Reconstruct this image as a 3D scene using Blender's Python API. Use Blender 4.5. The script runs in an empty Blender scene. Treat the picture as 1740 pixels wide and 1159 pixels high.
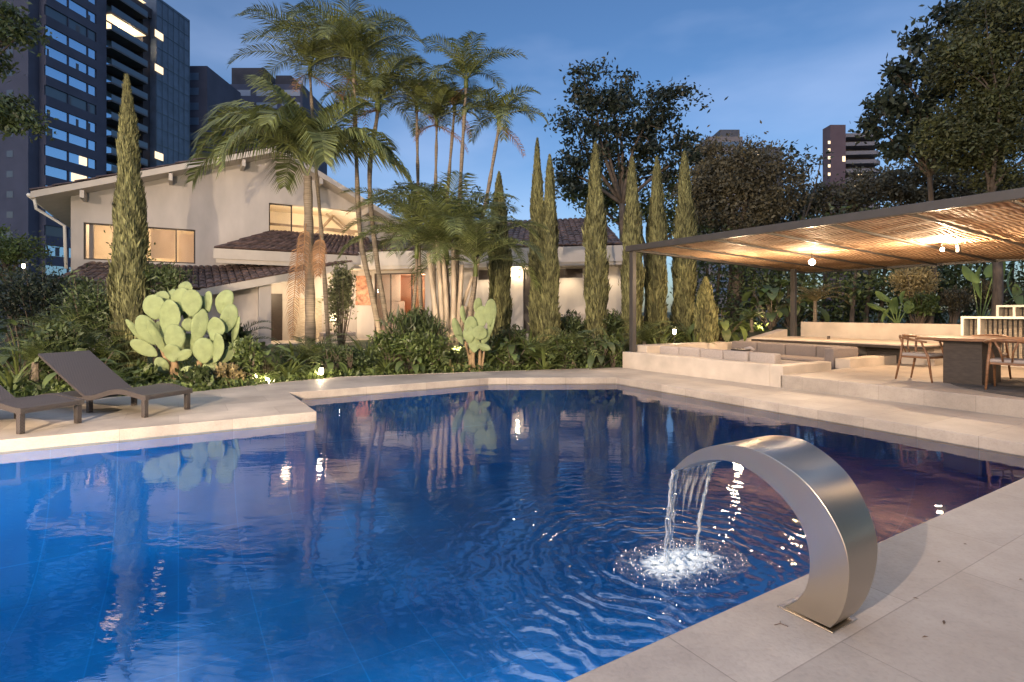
import bpy, math, random
import numpy as np
from mathutils import Vector, Matrix
from mathutils.geometry import tessellate_polygon
R = math.radians
sc = bpy.context.scene
C = sc.collection

# ---------------------------------------------------------------- camera
F, CX, HY, EYE = 925.0, 870.0, 530.0, 1.4        # focal length and horizon row in photo pixels, eye height in metres
cam_d = bpy.data.cameras.new('camera')
cam = bpy.data.objects.new('camera', cam_d)
C.objects.link(cam)
cam.location = (0, 0, EYE)
cam.rotation_euler = (R(90), 0, 0)
cam_d.sensor_width = 36
cam_d.lens = 36 * F / 1740
cam_d.shift_y = (HY - 579.5) / 1740
cam_d.clip_start = 0.05
cam_d.clip_end = 3000
sc.camera = cam

# ---------------------------------------------------------------- dusk sky and exposure
world = bpy.data.worlds.new('World')
sc.world = world
world.use_nodes = True
wn, wl = world.node_tree.nodes, world.node_tree.links
bg = wn['Background']
sky = wn.new('ShaderNodeTexSky')
sky.sky_type = 'NISHITA'
sky.sun_disc = False
sky.sun_elevation = R(9)
sky.sun_rotation = R(200)
sky.ozone_density = 4.0
tint = wn.new('ShaderNodeMix'); tint.data_type = 'RGBA'; tint.blend_type = 'MULTIPLY'
tint.inputs[0].default_value = 1
wl.new(sky.outputs[0], tint.inputs[6])
tint.inputs[7].default_value = (0.80, 0.75, 0.79, 1)
# thin high cloud
tcw = wn.new('ShaderNodeTexCoord'); mpw = wn.new('ShaderNodeMapping'); mpw.inputs['Scale'].default_value = (1, 1, 3)
nzw = wn.new('ShaderNodeTexNoise'); nzw.inputs['Scale'].default_value = 1.6; nzw.inputs['Detail'].default_value = 5
rpw = wn.new('ShaderNodeValToRGB'); rpw.color_ramp.elements[0].position = .5; rpw.color_ramp.elements[1].position = .85
rpw.color_ramp.elements[1].color = (.45, .45, .45, 1)
cl = wn.new('ShaderNodeMix'); cl.data_type = 'RGBA'
wl.new(tcw.outputs['Generated'], mpw.inputs[0]); wl.new(mpw.outputs[0], nzw.inputs[0]); wl.new(nzw.outputs[0], rpw.inputs[0])
wl.new(rpw.outputs[0], cl.inputs[0]); wl.new(tint.outputs[2], cl.inputs[6]); cl.inputs[7].default_value = (3.0, 3.6, 5.2, 1)
# brighter broken cloud added above the view for pool reflections and fill light
sx = wn.new('ShaderNodeSeparateXYZ'); wl.new(tcw.outputs['Generated'], sx.inputs[0])
hi = wn.new('ShaderNodeMapRange'); hi.inputs[1].default_value = .53; hi.inputs[2].default_value = .58
hx_ = wn.new('ShaderNodeMath'); hx_.operation = 'MULTIPLY_ADD'; hx_.inputs[1].default_value = -.18; wl.new(sx.outputs[0], hx_.inputs[0]); wl.new(sx.outputs[2], hx_.inputs[2]); wl.new(hx_.outputs[0], hi.inputs[0])
nz2 = wn.new('ShaderNodeTexNoise'); nz2.inputs['Scale'].default_value = 3.2; nz2.inputs['Detail'].default_value = 6; nz2.inputs['Distortion'].default_value = .4; wl.new(tcw.outputs['Generated'], nz2.inputs[0])
rp2 = wn.new('ShaderNodeMapRange'); rp2.inputs[1].default_value = .46; rp2.inputs[2].default_value = .58; wl.new(nz2.outputs[0], rp2.inputs[0])
mm = wn.new('ShaderNodeMath'); mm.operation = 'MULTIPLY'; wl.new(hi.outputs[0], mm.inputs[0]); wl.new(rp2.outputs[0], mm.inputs[1])
c3 = wn.new('ShaderNodeMix'); c3.data_type = 'RGBA'; wl.new(mm.outputs[0], c3.inputs[0]); wl.new(cl.outputs[2], c3.inputs[6]); c3.inputs[7].default_value = (5.6, 6.6, 8.6, 1)
wl.new(c3.outputs[2], bg.inputs[0])
bg.inputs[1].default_value = 0.125
sc.view_settings.view_transform = 'Standard'
sc.view_settings.look = 'None'
sc.view_settings.gamma = 1
sc.view_settings.exposure = 0.9
sc.cycles.use_denoising = True
sc.cycles.max_bounces = 8
sc.cycles.transparent_max_bounces = 12
sc.cycles.caustics_reflective = False
sc.cycles.caustics_refractive = False
sc.cycles.sample_clamp_indirect = 4

# last daylight, faint and very soft, behind the camera
sun_d = bpy.data.lights.new('sun', 'SUN'); sun_d.energy = 0.12; sun_d.angle = R(25); sun_d.color = (1, .85, .72)
sun = bpy.data.objects.new('sun', sun_d); C.objects.link(sun)
sun.rotation_euler = (R(81), 0, R(-20))

def lamp(kind, loc, power, color=(1, .72, .45), radius=.05, target=None, cone=70, blend=.5):
    d = bpy.data.lights.new('lamp_light', kind); d.energy = power; d.color = color; d.shadow_soft_size = radius
    o = bpy.data.objects.new('lamp_light', d); C.objects.link(o); o.location = loc
    if kind == 'SPOT':
        d.spot_size = R(cone); d.spot_blend = blend
        o.rotation_euler = (Vector(target) - Vector(loc)).to_track_quat('-Z', 'Y').to_euler()
    return o
# garden floodlight on the house behind the camera: it throws the long shadows of loungers, cypresses and fountain
FLOOD = lamp('SPOT', (-10.5, -9.0, 6.4), 9800, (1, .76, .58), .12, (1.0, 17, 4.0), 76, .5)

# wall spot of the house terrace left of the camera, on the loungers and the cactus
lamp('SPOT', (-3.9, -.9, 2.8), 4300, (1, .76, .50), .07, (-4.2, 9.5, 1.0), 118, 1.0)

# ---------------------------------------------------------------- helpers
def ray(px): return (px - CX) / F
def gp(px, py, z=0.0):
    """point on the level z where the photo shows pixel px, py"""
    d = F * (EYE - z) / (py - HY)
    return Vector((ray(px) * d, d, z))
def at(px, py, d):
    return Vector((ray(px) * d, d, EYE + (HY - py) * d / F))
CU, SU = 0.8526, 0.5225
def uv(u, v, z=0.0): return Vector((CU * u - SU * v, SU * u + CU * v, z))
UV_ANG = math.atan2(SU, CU)

def node_mat(name):
    m = bpy.data.materials.new(name); m.use_nodes = True
    n, l = m.node_tree.nodes, m.node_tree.links
    return m, n, l, n['Principled BSDF']

def mat(name, col, rough=.6, metal=0, var=.15, scale=8, col2=None, bump=0, bscale=40, emit=None, estr=0, island=0, stretch=None, spec=None, trans=0):
    m, n, l, b = node_mat(name)
    b.inputs['Roughness'].default_value = rough
    b.inputs['Metallic'].default_value = metal
    if spec is not None: b.inputs['Specular IOR Level'].default_value = spec
    tc = n.new('ShaderNodeTexCoord'); mp = n.new('ShaderNodeMapping')
    l.new(tc.outputs['Object'], mp.inputs[0])
    if stretch: mp.inputs['Scale'].default_value = stretch
    nz = n.new('ShaderNodeTexNoise'); nz.inputs['Scale'].default_value = scale; nz.inputs['Detail'].default_value = 6
    l.new(mp.outputs[0], nz.inputs[0])
    rp = n.new('ShaderNodeValToRGB')
    rp.color_ramp.elements[0].position = .3; rp.color_ramp.elements[1].position = .7
    c1 = [c * (1 - var) for c in col]; c2 = list(col2) if col2 else [min(1, c * (1 + var)) for c in col]
    rp.color_ramp.elements[0].color = (*c1, 1); rp.color_ramp.elements[1].color = (*c2, 1)
    l.new(nz.outputs[0], rp.inputs[0])
    out = rp.outputs[0]
    if island:
        g = n.new('ShaderNodeNewGeometry'); hsv = n.new('ShaderNodeHueSaturation')
        mr = n.new('ShaderNodeMapRange'); mr.inputs[3].default_value = 1 - island; mr.inputs[4].default_value = 1 + island
        l.new(g.outputs['Random Per Island'], mr.inputs[0]); l.new(mr.outputs[0], hsv.inputs['Value'])
        l.new(out, hsv.inputs['Color']); out = hsv.outputs[0]
    l.new(out, b.inputs['Base Color'])
    if trans:
        tr = n.new('ShaderNodeBsdfTranslucent'); mx = n.new('ShaderNodeMixShader'); mx.inputs[0].default_value = trans
        l.new(out, tr.inputs[0]); l.new(b.outputs[0], mx.inputs[1]); l.new(tr.outputs[0], mx.inputs[2])
        l.new(mx.outputs[0], n['Material Output'].inputs[0])
    if bump:
        bn = n.new('ShaderNodeTexNoise'); bn.inputs['Scale'].default_value = bscale; bn.inputs['Detail'].default_value = 5
        l.new(mp.outputs[0], bn.inputs[0])
        bp = n.new('ShaderNodeBump'); bp.inputs['Strength'].default_value = bump; bp.inputs['Distance'].default_value = .02
        l.new(bn.outputs[0], bp.inputs['Height']); l.new(bp.outputs[0], b.inputs['Normal'])
    if emit:
        b.inputs['Emission Color'].default_value = (*emit, 1); b.inputs['Emission Strength'].default_value = estr
    return m

class MB:
    def __init__(s): s.v = []; s.f = []; s.n = 0
    def add(s, vs, fs):
        k = s.n
        s.v.extend([tuple(p) for p in vs]); s.f.extend([tuple(i + k for i in f) for f in fs]); s.n = k + len(vs)
        return s
    def quads(s, arr):                     # numpy (N,4,3)
        k = s.n; N = len(arr)
        s.v.extend(arr.reshape(-1, 3).tolist())
        s.f.extend((np.arange(N * 4).reshape(N, 4) + k).tolist()); s.n = k + 4 * N
        return s
    def box(s, c, sz, rz=0, M=None):
        x, y, z = sz[0] / 2, sz[1] / 2, sz[2] / 2
        vs = [Vector((i * x, j * y, k * z)) for i in (-1, 1) for j in (-1, 1) for k in (-1, 1)]
        if M is not None: vs = [M @ p for p in vs]
        if rz: 
            Z = Matrix.Rotation(rz, 3, 'Z'); vs = [Z @ p for p in vs]
        c = Vector(c)
        return s.add([p + c for p in vs], [(0, 1, 3, 2), (4, 6, 7, 5), (0, 4, 5, 1), (2, 3, 7, 6), (0, 2, 6, 4), (1, 5, 7, 3)])
    def box6(s, P, O, U, V, W):            # parallelepiped from corner O and edge vectors
        O, U, V, W = map(Vector, (O, U, V, W))
        vs = [O + U * i + V * j + W * k for i in (0, 1) for j in (0, 1) for k in (0, 1)]
        return s.add(vs, [(0, 1, 3, 2), (4, 6, 7, 5), (0, 4, 5, 1), (2, 3, 7, 6), (0, 2, 6, 4), (1, 5, 7, 3)])
    def prism(s, pts, off):                # polygon extruded by off
        pts = [Vector(p) for p in pts]; off = Vector(off); n = len(pts)
        fs = [tuple(range(n)), tuple(range(2 * n - 1, n - 1, -1))]
        fs += [(i, i + n, (i + 1) % n + n, (i + 1) % n) for i in range(n)]
        return s.add(pts + [p + off for p in pts], fs)
    def tube(s, pts, rad, n=8, cap=True):
        pts = [Vector(p) for p in pts]
        if not hasattr(rad, '__len__'): rad = [rad] * len(pts)
        vs = []; up = None
        for i, p in enumerate(pts):
            t = (pts[min(i + 1, len(pts) - 1)] - pts[max(i - 1, 0)])
            t = t.normalized() if t.length > 1e-9 else Vector((0, 0, 1))
            if up is None: up = t.orthogonal().normalized()
            up = (up - t * up.dot(t)); up = up.normalized() if up.length > 1e-6 else t.orthogonal().normalized()
            w = t.cross(up)
            for k in range(n):
                a = 2 * math.pi * k / n
                vs.append(p + (up * math.cos(a) + w * math.sin(a)) * rad[i])
        fs = []
        for i in range(len(pts) - 1):
            for k in range(n):
                fs.append((i * n + k, i * n + (k + 1) % n, (i + 1) * n + (k + 1) % n, (i + 1) * n + k))
        if cap: fs += [tuple(range(n - 1, -1, -1)), tuple((len(pts) - 1) * n + k for k in range(n))]
        return s.add(vs, fs)
    def ball(s, c, r, nu=12, nv=8, M=None):
        c = Vector(c); r = r if hasattr(r, '__len__') else (r, r, r); vs = []; fs = []
        for j in range(nv + 1):
            th = math.pi * j / nv
            for i in range(nu):
                ph = 2 * math.pi * i / nu
                p = Vector((r[0] * math.sin(th) * math.cos(ph), r[1] * math.sin(th) * math.sin(ph), r[2] * math.cos(th)))
                vs.append(c + (M @ p if M is not None else p))
        for j in range(nv):
            for i in range(nu):
                fs.append((j * nu + i, (j + 1) * nu + i, (j + 1) * nu + (i + 1) % nu, j * nu + (i + 1) % nu))
        return s.add(vs, fs)
    def build(s, name, m, parent=None, smooth=False, bevel=0, rel=True):
        me = bpy.data.meshes.new(name)
        off = root_world(parent) if (parent is not None and rel) else Vector((0, 0, 0))
        vs = [(x - off.x, y - off.y, z - off.z) for x, y, z in s.v] if off.length else s.v
        me.from_pydata(vs, [], s.f); me.update()
        if smooth: me.polygons.foreach_set('use_smooth', [True] * len(me.polygons))
        me.materials.append(m)
        o = bpy.data.objects.new(name, me); C.objects.link(o)
        if parent is not None: o.parent = parent
        if bevel:
            b = o.modifiers.new('bevel', 'BEVEL'); b.width = bevel; b.segments = 2; b.limit_method = 'ANGLE'; b.angle_limit = R(40)
        return o

def root_world(o):
    p = Vector((0, 0, 0))
    while o is not None: p = p + Vector(o.location); o = o.parent
    return p

def thing(name, label, cat, loc=(0, 0, 0), rz=0, group=None):
    o = bpy.data.objects.new(name, None); C.objects.link(o); o.empty_display_size = .2
    o.location = loc; o.rotation_euler = (0, 0, rz); o['label'] = label; o['category'] = cat
    if group: o['group'] = group
    return o
def tag(o, label, cat, group=None, kind=None):
    o['label'] = label; o['category'] = cat
    if group: o['group'] = group
    if kind: o['kind'] = kind
    return o
def struct(o): o['kind'] = 'structure'; return o
def copy_tree(o, parent=None):
    c = o.copy(); C.objects.link(c); c.parent = parent
    for ch in list(o.children): copy_tree(ch, c)
    return c
def smoothstep(a, b, x):
    t = np.clip((x - a) / (b - a), 0, 1); return t * t * (3 - 2 * t)

# ---------------------------------------------------------------- materials
stone = mat('beige_stone', (.48, .42, .36), .6, var=.2, scale=1.8, bump=.25, bscale=60)
def deck_mat():
    m, n, l, b = node_mat('deck_stone')
    tc = n.new('ShaderNodeTexCoord'); mp = n.new('ShaderNodeMapping'); mp.inputs['Rotation'].default_value = (0, 0, -UV_ANG)
    l.new(tc.outputs['Object'], mp.inputs[0])
    br = n.new('ShaderNodeTexBrick'); br.inputs['Scale'].default_value = 1; br.inputs['Brick Width'].default_value = 1.2; br.inputs['Row Height'].default_value = .62
    br.offset = .5; br.inputs['Mortar Size'].default_value = .0035; br.inputs['Mortar Smooth'].default_value = .3
    br.inputs['Color1'].default_value = (.35, .315, .285, 1); br.inputs['Color2'].default_value = (.44, .395, .355, 1); br.inputs['Mortar'].default_value = (.28, .25, .225, 1)
    l.new(mp.outputs[0], br.inputs[0])
    nz = n.new('ShaderNodeTexNoise'); nz.inputs['Scale'].default_value = 1.1; nz.inputs['Detail'].default_value = 9; nz.inputs['Roughness'].default_value = .7
    l.new(tc.outputs['Object'], nz.inputs[0])
    rp = n.new('ShaderNodeValToRGB'); rp.color_ramp.elements[0].position = .3; rp.color_ramp.elements[1].position = .72
    rp.color_ramp.elements[0].color = (.60, .585, .58, 1); rp.color_ramp.elements[1].color = (1.12, 1.1, 1.06, 1)
    l.new(nz.outputs[0], rp.inputs[0])
    mx = n.new('ShaderNodeMix'); mx.data_type = 'RGBA'; mx.blend_type = 'MULTIPLY'; mx.inputs[0].default_value = 1
    l.new(br.outputs[0], mx.inputs[6]); l.new(rp.outputs[0], mx.inputs[7])
    n2 = n.new('ShaderNodeTexNoise'); n2.inputs['Scale'].default_value = 45; n2.inputs['Detail'].default_value = 4
    l.new(tc.outputs['Object'], n2.inputs[0])
    r2 = n.new('ShaderNodeValToRGB'); r2.color_ramp.elements[0].position = .34; r2.color_ramp.elements[1].position = .5
    r2.color_ramp.elements[0].color = (.92, .915, .91, 1); r2.color_ramp.elements[1].color = (1, 1, 1, 1)
    l.new(n2.outputs[0], r2.inputs[0])
    m2 = n.new('ShaderNodeMix'); m2.data_type = 'RGBA'; m2.blend_type = 'MULTIPLY'; m2.inputs[0].default_value = 1
    l.new(mx.outputs[2], m2.inputs[6]); l.new(r2.outputs[0], m2.inputs[7]); l.new(m2.outputs[2], b.inputs['Base Color'])
    rr = n.new('ShaderNodeMapRange'); rr.inputs[3].default_value = .38; rr.inputs[4].default_value = .75
    l.new(nz.outputs[0], rr.inputs[0]); l.new(rr.outputs[0], b.inputs['Roughness'])
    bp = n.new('ShaderNodeBump'); bp.inputs['Strength'].default_value = .35; bp.inputs['Distance'].default_value = .006
    ad = n.new('ShaderNodeMath'); ad.operation = 'MULTIPLY_ADD'; ad.inputs[1].default_value = -.9
    l.new(br.outputs['Fac'], ad.inputs[0]); l.new(n2.outputs[0], ad.inputs[2]); l.new(ad.outputs[0], bp.inputs['Height'])
    l.new(bp.outputs[0], b.inputs['Normal'])
    return m
deckm = deck_mat()

def tile_pool_mat():
    m, n, l, b = node_mat('blue_pool_mosaic')
    tc = n.new('ShaderNodeTexCoord'); mp = n.new('ShaderNodeMapping'); mp.inputs['Rotation'].default_value = (0, 0, -UV_ANG)
    l.new(tc.outputs['Object'], mp.inputs[0])
    br = n.new('ShaderNodeTexBrick'); br.offset = 0; br.inputs['Brick Width'].default_value = .62; br.inputs['Row Height'].default_value = .62
    br.inputs['Scale'].default_value = 1; br.inputs['Mortar Size'].default_value = .006
    br.inputs['Color1'].default_value = (.001, .23, .59, 1); br.inputs['Color2'].default_value = (.001, .265, .67, 1); br.inputs['Mortar'].default_value = (.012, .33, .78, 1)
    l.new(mp.outputs[0], br.inputs[0])
    nz = n.new('ShaderNodeTexNoise'); nz.inputs['Scale'].default_value = .9; nz.inputs['Detail'].default_value = 7
    l.new(tc.outputs['Object'], nz.inputs[0])
    rp = n.new('ShaderNodeValToRGB'); rp.color_ramp.elements[0].position = .3; rp.color_ramp.elements[1].position = .75
    rp.color_ramp.elements[0].color = (.75, .75, .8, 1); rp.color_ramp.elements[1].color = (1.2, 1.3, 1.2, 1)
    l.new(nz.outputs[0], rp.inputs[0])
    mx = n.new('ShaderNodeMix'); mx.data_type = 'RGBA'; mx.blend_type = 'MULTIPLY'; mx.inputs[0].default_value = 1
    l.new(br.outputs[0], mx.inputs[6]); l.new(rp.outputs[0], mx.inputs[7]); l.new(mx.outputs[2], b.inputs['Base Color'])
    b.inputs['Roughness'].default_value = .5
    return m
poolm = tile_pool_mat()

SPLASH = gp(1150, 955, -.13)
def water_mat():
    m, n, l, b = node_mat('pool_water')
    n.remove(b)
    tc = n.new('ShaderNodeTexCoord')
    # ripple rings running out from the falling water, fading with distance
    mp = n.new('ShaderNodeMapping'); mp.inputs['Location'].default_value = (-SPLASH.x, -SPLASH.y, 0)
    l.new(tc.outputs['Object'], mp.inputs[0])
    wv = n.new('ShaderNodeTexWave'); wv.wave_type = 'RINGS'; wv.rings_direction = 'SPHERICAL'
    wv.inputs['Scale'].default_value = 2.6; wv.inputs['Distortion'].default_value = 9; wv.inputs['Detail'].default_value = 3; wv.inputs['Detail Scale'].default_value = 1.3
    l.new(mp.outputs[0], wv.inputs[0])
    ln = n.new('ShaderNodeVectorMath'); ln.operation = 'LENGTH'; l.new(mp.outputs[0], ln.inputs[0])
    fall = n.new('ShaderNodeMapRange'); fall.inputs[1].default_value = .1; fall.inputs[2].default_value = 2.6; fall.inputs[3].default_value = 1; fall.inputs[4].default_value = 0
    fall.interpolation_type = 'SMOOTHSTEP'
    l.new(ln.outputs['Value'], fall.inputs[0])
    f2 = n.new('ShaderNodeMath'); f2.operation = 'POWER'; f2.inputs[1].default_value = 1.6; l.new(fall.outputs[0], f2.inputs[0])
    a1 = n.new('ShaderNodeMath'); a1.operation = 'MULTIPLY'; l.new(wv.outputs['Fac'], a1.inputs[0]); l.new(f2.outputs[0], a1.inputs[1])
    a1s = n.new('ShaderNodeMath'); a1s.operation = 'MULTIPLY'; a1s.inputs[1].default_value = .6; l.new(a1.outputs[0], a1s.inputs[0])
    n1 = n.new('ShaderNodeTexNoise'); n1.inputs['Scale'].default_value = 2.0; n1.inputs['Detail'].default_value = 3; n1.inputs['Distortion'].default_value = .8
    m1 = n.new('ShaderNodeMapping'); m1.inputs['Rotation'].default_value = (0, 0, .4); m1.inputs['Scale'].default_value = (.55, 1.3, 1)
    l.new(tc.outputs['Object'], m1.inputs[0]); l.new(m1.outputs[0], n1.inputs[0])
    n2 = n.new('ShaderNodeTexNoise'); n2.inputs['Scale'].default_value = 9; n2.inputs['Detail'].default_value = 3; n2.inputs['Distortion'].default_value = .5
    l.new(m1.outputs[0], n2.inputs[0])
    # calmer near the far left, livelier near the fountain
    near = n.new('ShaderNodeMapRange'); near.inputs[1].default_value = .5; near.inputs[2].default_value = 6.5; near.inputs[3].default_value = .8; near.inputs[4].default_value = .16
    l.new(ln.outputs['Value'], near.inputs[0])
    s2 = n.new('ShaderNodeMath'); s2.operation = 'MULTIPLY'; l.new(n2.outputs[0], s2.inputs[0]); l.new(near.outputs[0], s2.inputs[1])
    s3 = n.new('ShaderNodeMath'); s3.operation = 'MULTIPLY_ADD'; s3.inputs[1].default_value = .16; l.new(s2.outputs[0], s3.inputs[0]); l.new(a1s.outputs[0], s3.inputs[2])
    s4a = n.new('ShaderNodeMath'); s4a.operation = 'MULTIPLY'; l.new(n1.outputs[0], s4a.inputs[0]); l.new(near.outputs[0], s4a.inputs[1])
    s4 = n.new('ShaderNodeMath'); s4.operation = 'MULTIPLY_ADD'; s4.inputs[1].default_value = .55; l.new(s4a.outputs[0], s4.inputs[0]); l.new(s3.outputs[0], s4.inputs[2])
    bp = n.new('ShaderNodeBump'); bp.inputs['Strength'].default_value = 1; bp.inputs['Distance'].default_value = .011
    l.new(s4.outputs[0], bp.inputs['Height'])
    fr = n.new('ShaderNodeFresnel'); fr.inputs['IOR'].default_value = 2.3; l.new(bp.outputs[0], fr.inputs['Normal'])
    gl = n.new('ShaderNodeBsdfGlossy'); gl.inputs['Roughness'].default_value = .02; l.new(bp.outputs[0], gl.inputs['Normal'])
    tr = n.new('ShaderNodeBsdfTransparent'); tr.inputs[0].default_value = (.55, .90, 1.0, 1)
    mx = n.new('ShaderNodeMixShader'); l.new(fr.outputs[0], mx.inputs[0]); l.new(tr.outputs[0], mx.inputs[1]); l.new(gl.outputs[0], mx.inputs[2])
    l.new(mx.outputs[0], n['Material Output'].inputs[0])
    return m
waterm = water_mat()

soil = mat('garden_soil', (.055, .048, .028), .95, var=.4, scale=1.2, col2=(.05, .075, .022), bump=1, bscale=14)
white_wall = mat('white_render', (.47, .435, .405), .85, var=.13, scale=1.6, bump=.2, bscale=50, stretch=(1, 1, .35))
fascia_m = mat('cream_fascia', (.49, .45, .40), .6, var=.06, scale=3, bump=.08)
tile_m = mat('dark_clay_tiles', (.085, .06, .058), .8, var=.5, scale=5, col2=(.17, .11, .095), bump=.5, bscale=30, island=.25)
dark_wood = mat('dark_wood', (.035, .026, .022), .5, var=.3, scale=10, stretch=(1, 1, 4), bump=.15)
steel_beam = mat('dark_painted_steel', (.045, .042, .042), .45, var=.12, scale=6, bump=.05)
wood = mat('warm_teak', (.20, .10, .05), .45, var=.35, scale=12, stretch=(1, 1, 5), bump=.15)
bark = mat('grey_bark', (.11, .085, .065), .9, var=.4, scale=14, stretch=(1, 1, .3), bump=.6, bscale=20)
ring_bark = mat('palm_trunk_bark', (.19, .155, .115), .85, var=.35, scale=5, stretch=(.5, .5, 8), bump=.8, bscale=9)
frond_m = mat('palm_frond', (.125, .15, .050), .5, var=.35, scale=1.5, island=.5, trans=.25)
dry_m = mat('dry_palm_frond', (.24, .13, .06), .7, var=.3, scale=2, island=.4, trans=.2)
cyp_m = mat('cypress_foliage', (.145, .145, .062), .85, var=.4, scale=3, stretch=(1, 1, .35), island=.7, trans=.15)
dark_leaf = mat('dark_leaf', (.028, .040, .026), .5, var=.4, scale=.8, island=.5, trans=.2)
brown_leaf = mat('olive_brown_leaf', (.088, .078, .046), .7, var=.35, scale=.7, island=.5, trans=.2)
green_leaf = mat('green_leaf', (.095, .13, .036), .5, var=.4, scale=1.5, island=.5, trans=.25)
deep_leaf = mat('deep_green_leaf', (.060, .085, .030), .5, var=.4, scale=1.5, island=.5, trans=.2)
pale_leaf = mat('pale_dry_leaf', (.30, .24, .11), .7, var=.3, scale=2, island=.4, trans=.25)
strap_m = mat('strap_leaf', (.11, .14, .042), .45, var=.3, scale=2, island=.35, trans=.2)
cactus_m = mat('prickly_pear_pad', (.20, .245, .11), .75, var=.16, scale=7, bump=.5, bscale=60, island=.28)
cactus_stem = mat('cactus_stem', (.28, .19, .10), .8, var=.3, scale=9, bump=.5)
wicker = None
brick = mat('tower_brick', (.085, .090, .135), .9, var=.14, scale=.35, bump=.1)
brick_dark = mat('tower_dark_brick', (.06, .058, .075), .9, var=.2, scale=.3)  # darker brick for the balcony recess, roof houses and lower block
concrete = mat('balcony_concrete', (.12, .12, .14), .8, var=.2, scale=.5)
lit_m = mat('lit_room_wall', (.75, .62, .45), .8, var=.3, scale=.9, emit=(1, .72, .42), estr=.9)
bulb_m = mat('glowing_bulb', (1, .9, .75), .3, var=0, emit=(1, .80, .52), estr=30)
def glass(name, col, rough=.06, spec=1.0, mix=None):
    m, n, l, b = node_mat(name)
    b.inputs['Base Color'].default_value = (*col, 1); b.inputs['Roughness'].default_value = rough; b.inputs['Specular IOR Level'].default_value = spec
    b.inputs['IOR'].default_value = 1.9
    if mix is not None:
        t = n.new('ShaderNodeBsdfTransparent'); x = n.new('ShaderNodeMixShader'); x.inputs[0].default_value = mix
        l.new(b.outputs[0], x.inputs[1]); l.new(t.outputs[0], x.inputs[2]); l.new(x.outputs[0], n['Material Output'].inputs[0])
    return m
tower_glass = glass('blue_tower_glass', (.02, .035, .06), .08)
_b = tower_glass.node_tree.nodes['Principled BSDF']; _b.inputs['Metallic'].default_value = .75; _b.inputs['Base Color'].default_value = (.52, .70, .88, 1)
dim_glass = glass('dim_tower_glass', (.03, .04, .06), .3, .6)
pane_m = glass('window_glass', (.02, .02, .02), .02, .5, .85)
blind_m = mat('beige_roller_blind', (.72, .62, .50), .8, var=.05, scale=2, trans=.45)
cushion_m = mat('grey_cushion_fabric', (.17, .15, .15), .9, var=.08, scale=30, bump=.3, bscale=200)
cushion_l = mat('light_grey_cushion_fabric', (.33, .29, .27), .9, var=.08, scale=30, bump=.3, bscale=200)
# ---------------------------------------------------------------- ground, deck, pool
pool = [uv(-9, 1.64), Vector((5.70, 5.45, 0)), Vector((5.44, 5.78, 0)), Vector((2.24, 11.65, 0)), Vector((-.5, 11.55, 0)),
        Vector((-3.87, 9.45, 0)), Vector((-2.74, 7.64, 0)), Vector((-5.59, 5.94, 0)), uv(-9, 7.985)]
back = [gp(340, 665), gp(480, 650), gp(580, 641), gp(830, 632), gp(1050, 624.5)]
deck_out = [uv(-14, -8), uv(13, -8), uv(13, 9.9)] + [uv(9.6, 9.9)] + [Vector((p.x, p.y, 0)) for p in back[::-1]] + [uv(-14, 11.06)]
inside = [uv(-14, -8), uv(17, -8), uv(17, 9.9), uv(9.6, 9.9)] + back[::-1] + [uv(-14, 11.06)]
inx = np.array([p.x for p in inside]); iny = np.array([p.y for p in inside])
def in_poly(x, y):
    c = np.zeros(np.shape(x), bool); n = len(inx); j = n - 1
    for i in range(n):
        cond = ((iny[i] > y) != (iny[j] > y)) & (x < (inx[j] - inx[i]) * (y - iny[i]) / (iny[j] - iny[i] + 1e-12) + inx[i])
        c ^= cond; j = i
    return c
def ground_z(x, y):
    x = np.asarray(x, float); y = np.asarray(y, float)
    g = -.06 + .62 * smoothstep(12.5, 18, y) * smoothstep(1.5, 6, x) + .25 * smoothstep(13, 22, y)
    g = g + .05 * np.sin(x * 1.3 + y * .7) * np.sin(y * 1.1 - x * .4) * smoothstep(11, 14, y)
    far = smoothstep(35, 90, np.hypot(x, y)); return g * (1 - far) + far * .3
def gz(x, y): return float(ground_z(x, y))
axx = np.concatenate([[-900, -400, -200, -100, -60, -40], np.arange(-30, 30.01, .45), [40, 60, 100, 200, 400, 900]])
axy = np.concatenate([[-900, -400, -200, -100, -60, -40], np.arange(-30, 32.01, .45), [40, 60, 100, 200, 400, 1500]])
X, Y = np.meshgrid(axx, axy, indexing='ij'); Z = ground_z(X, Y); I = in_poly(X, Y)
b_ = MB(); b_.v = np.stack([X, Y, Z], -1).reshape(-1, 3).tolist(); ny_ = len(axy)
for i in range(len(axx) - 1):
    for j in range(len(axy) - 1):
        if not (I[i, j] and I[i + 1, j] and I[i, j + 1] and I[i + 1, j + 1]):
            b_.f.append((i * ny_ + j, (i + 1) * ny_ + j, (i + 1) * ny_ + j + 1, i * ny_ + j + 1))
struct(b_.build('garden_ground', soil, smooth=True))

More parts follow.
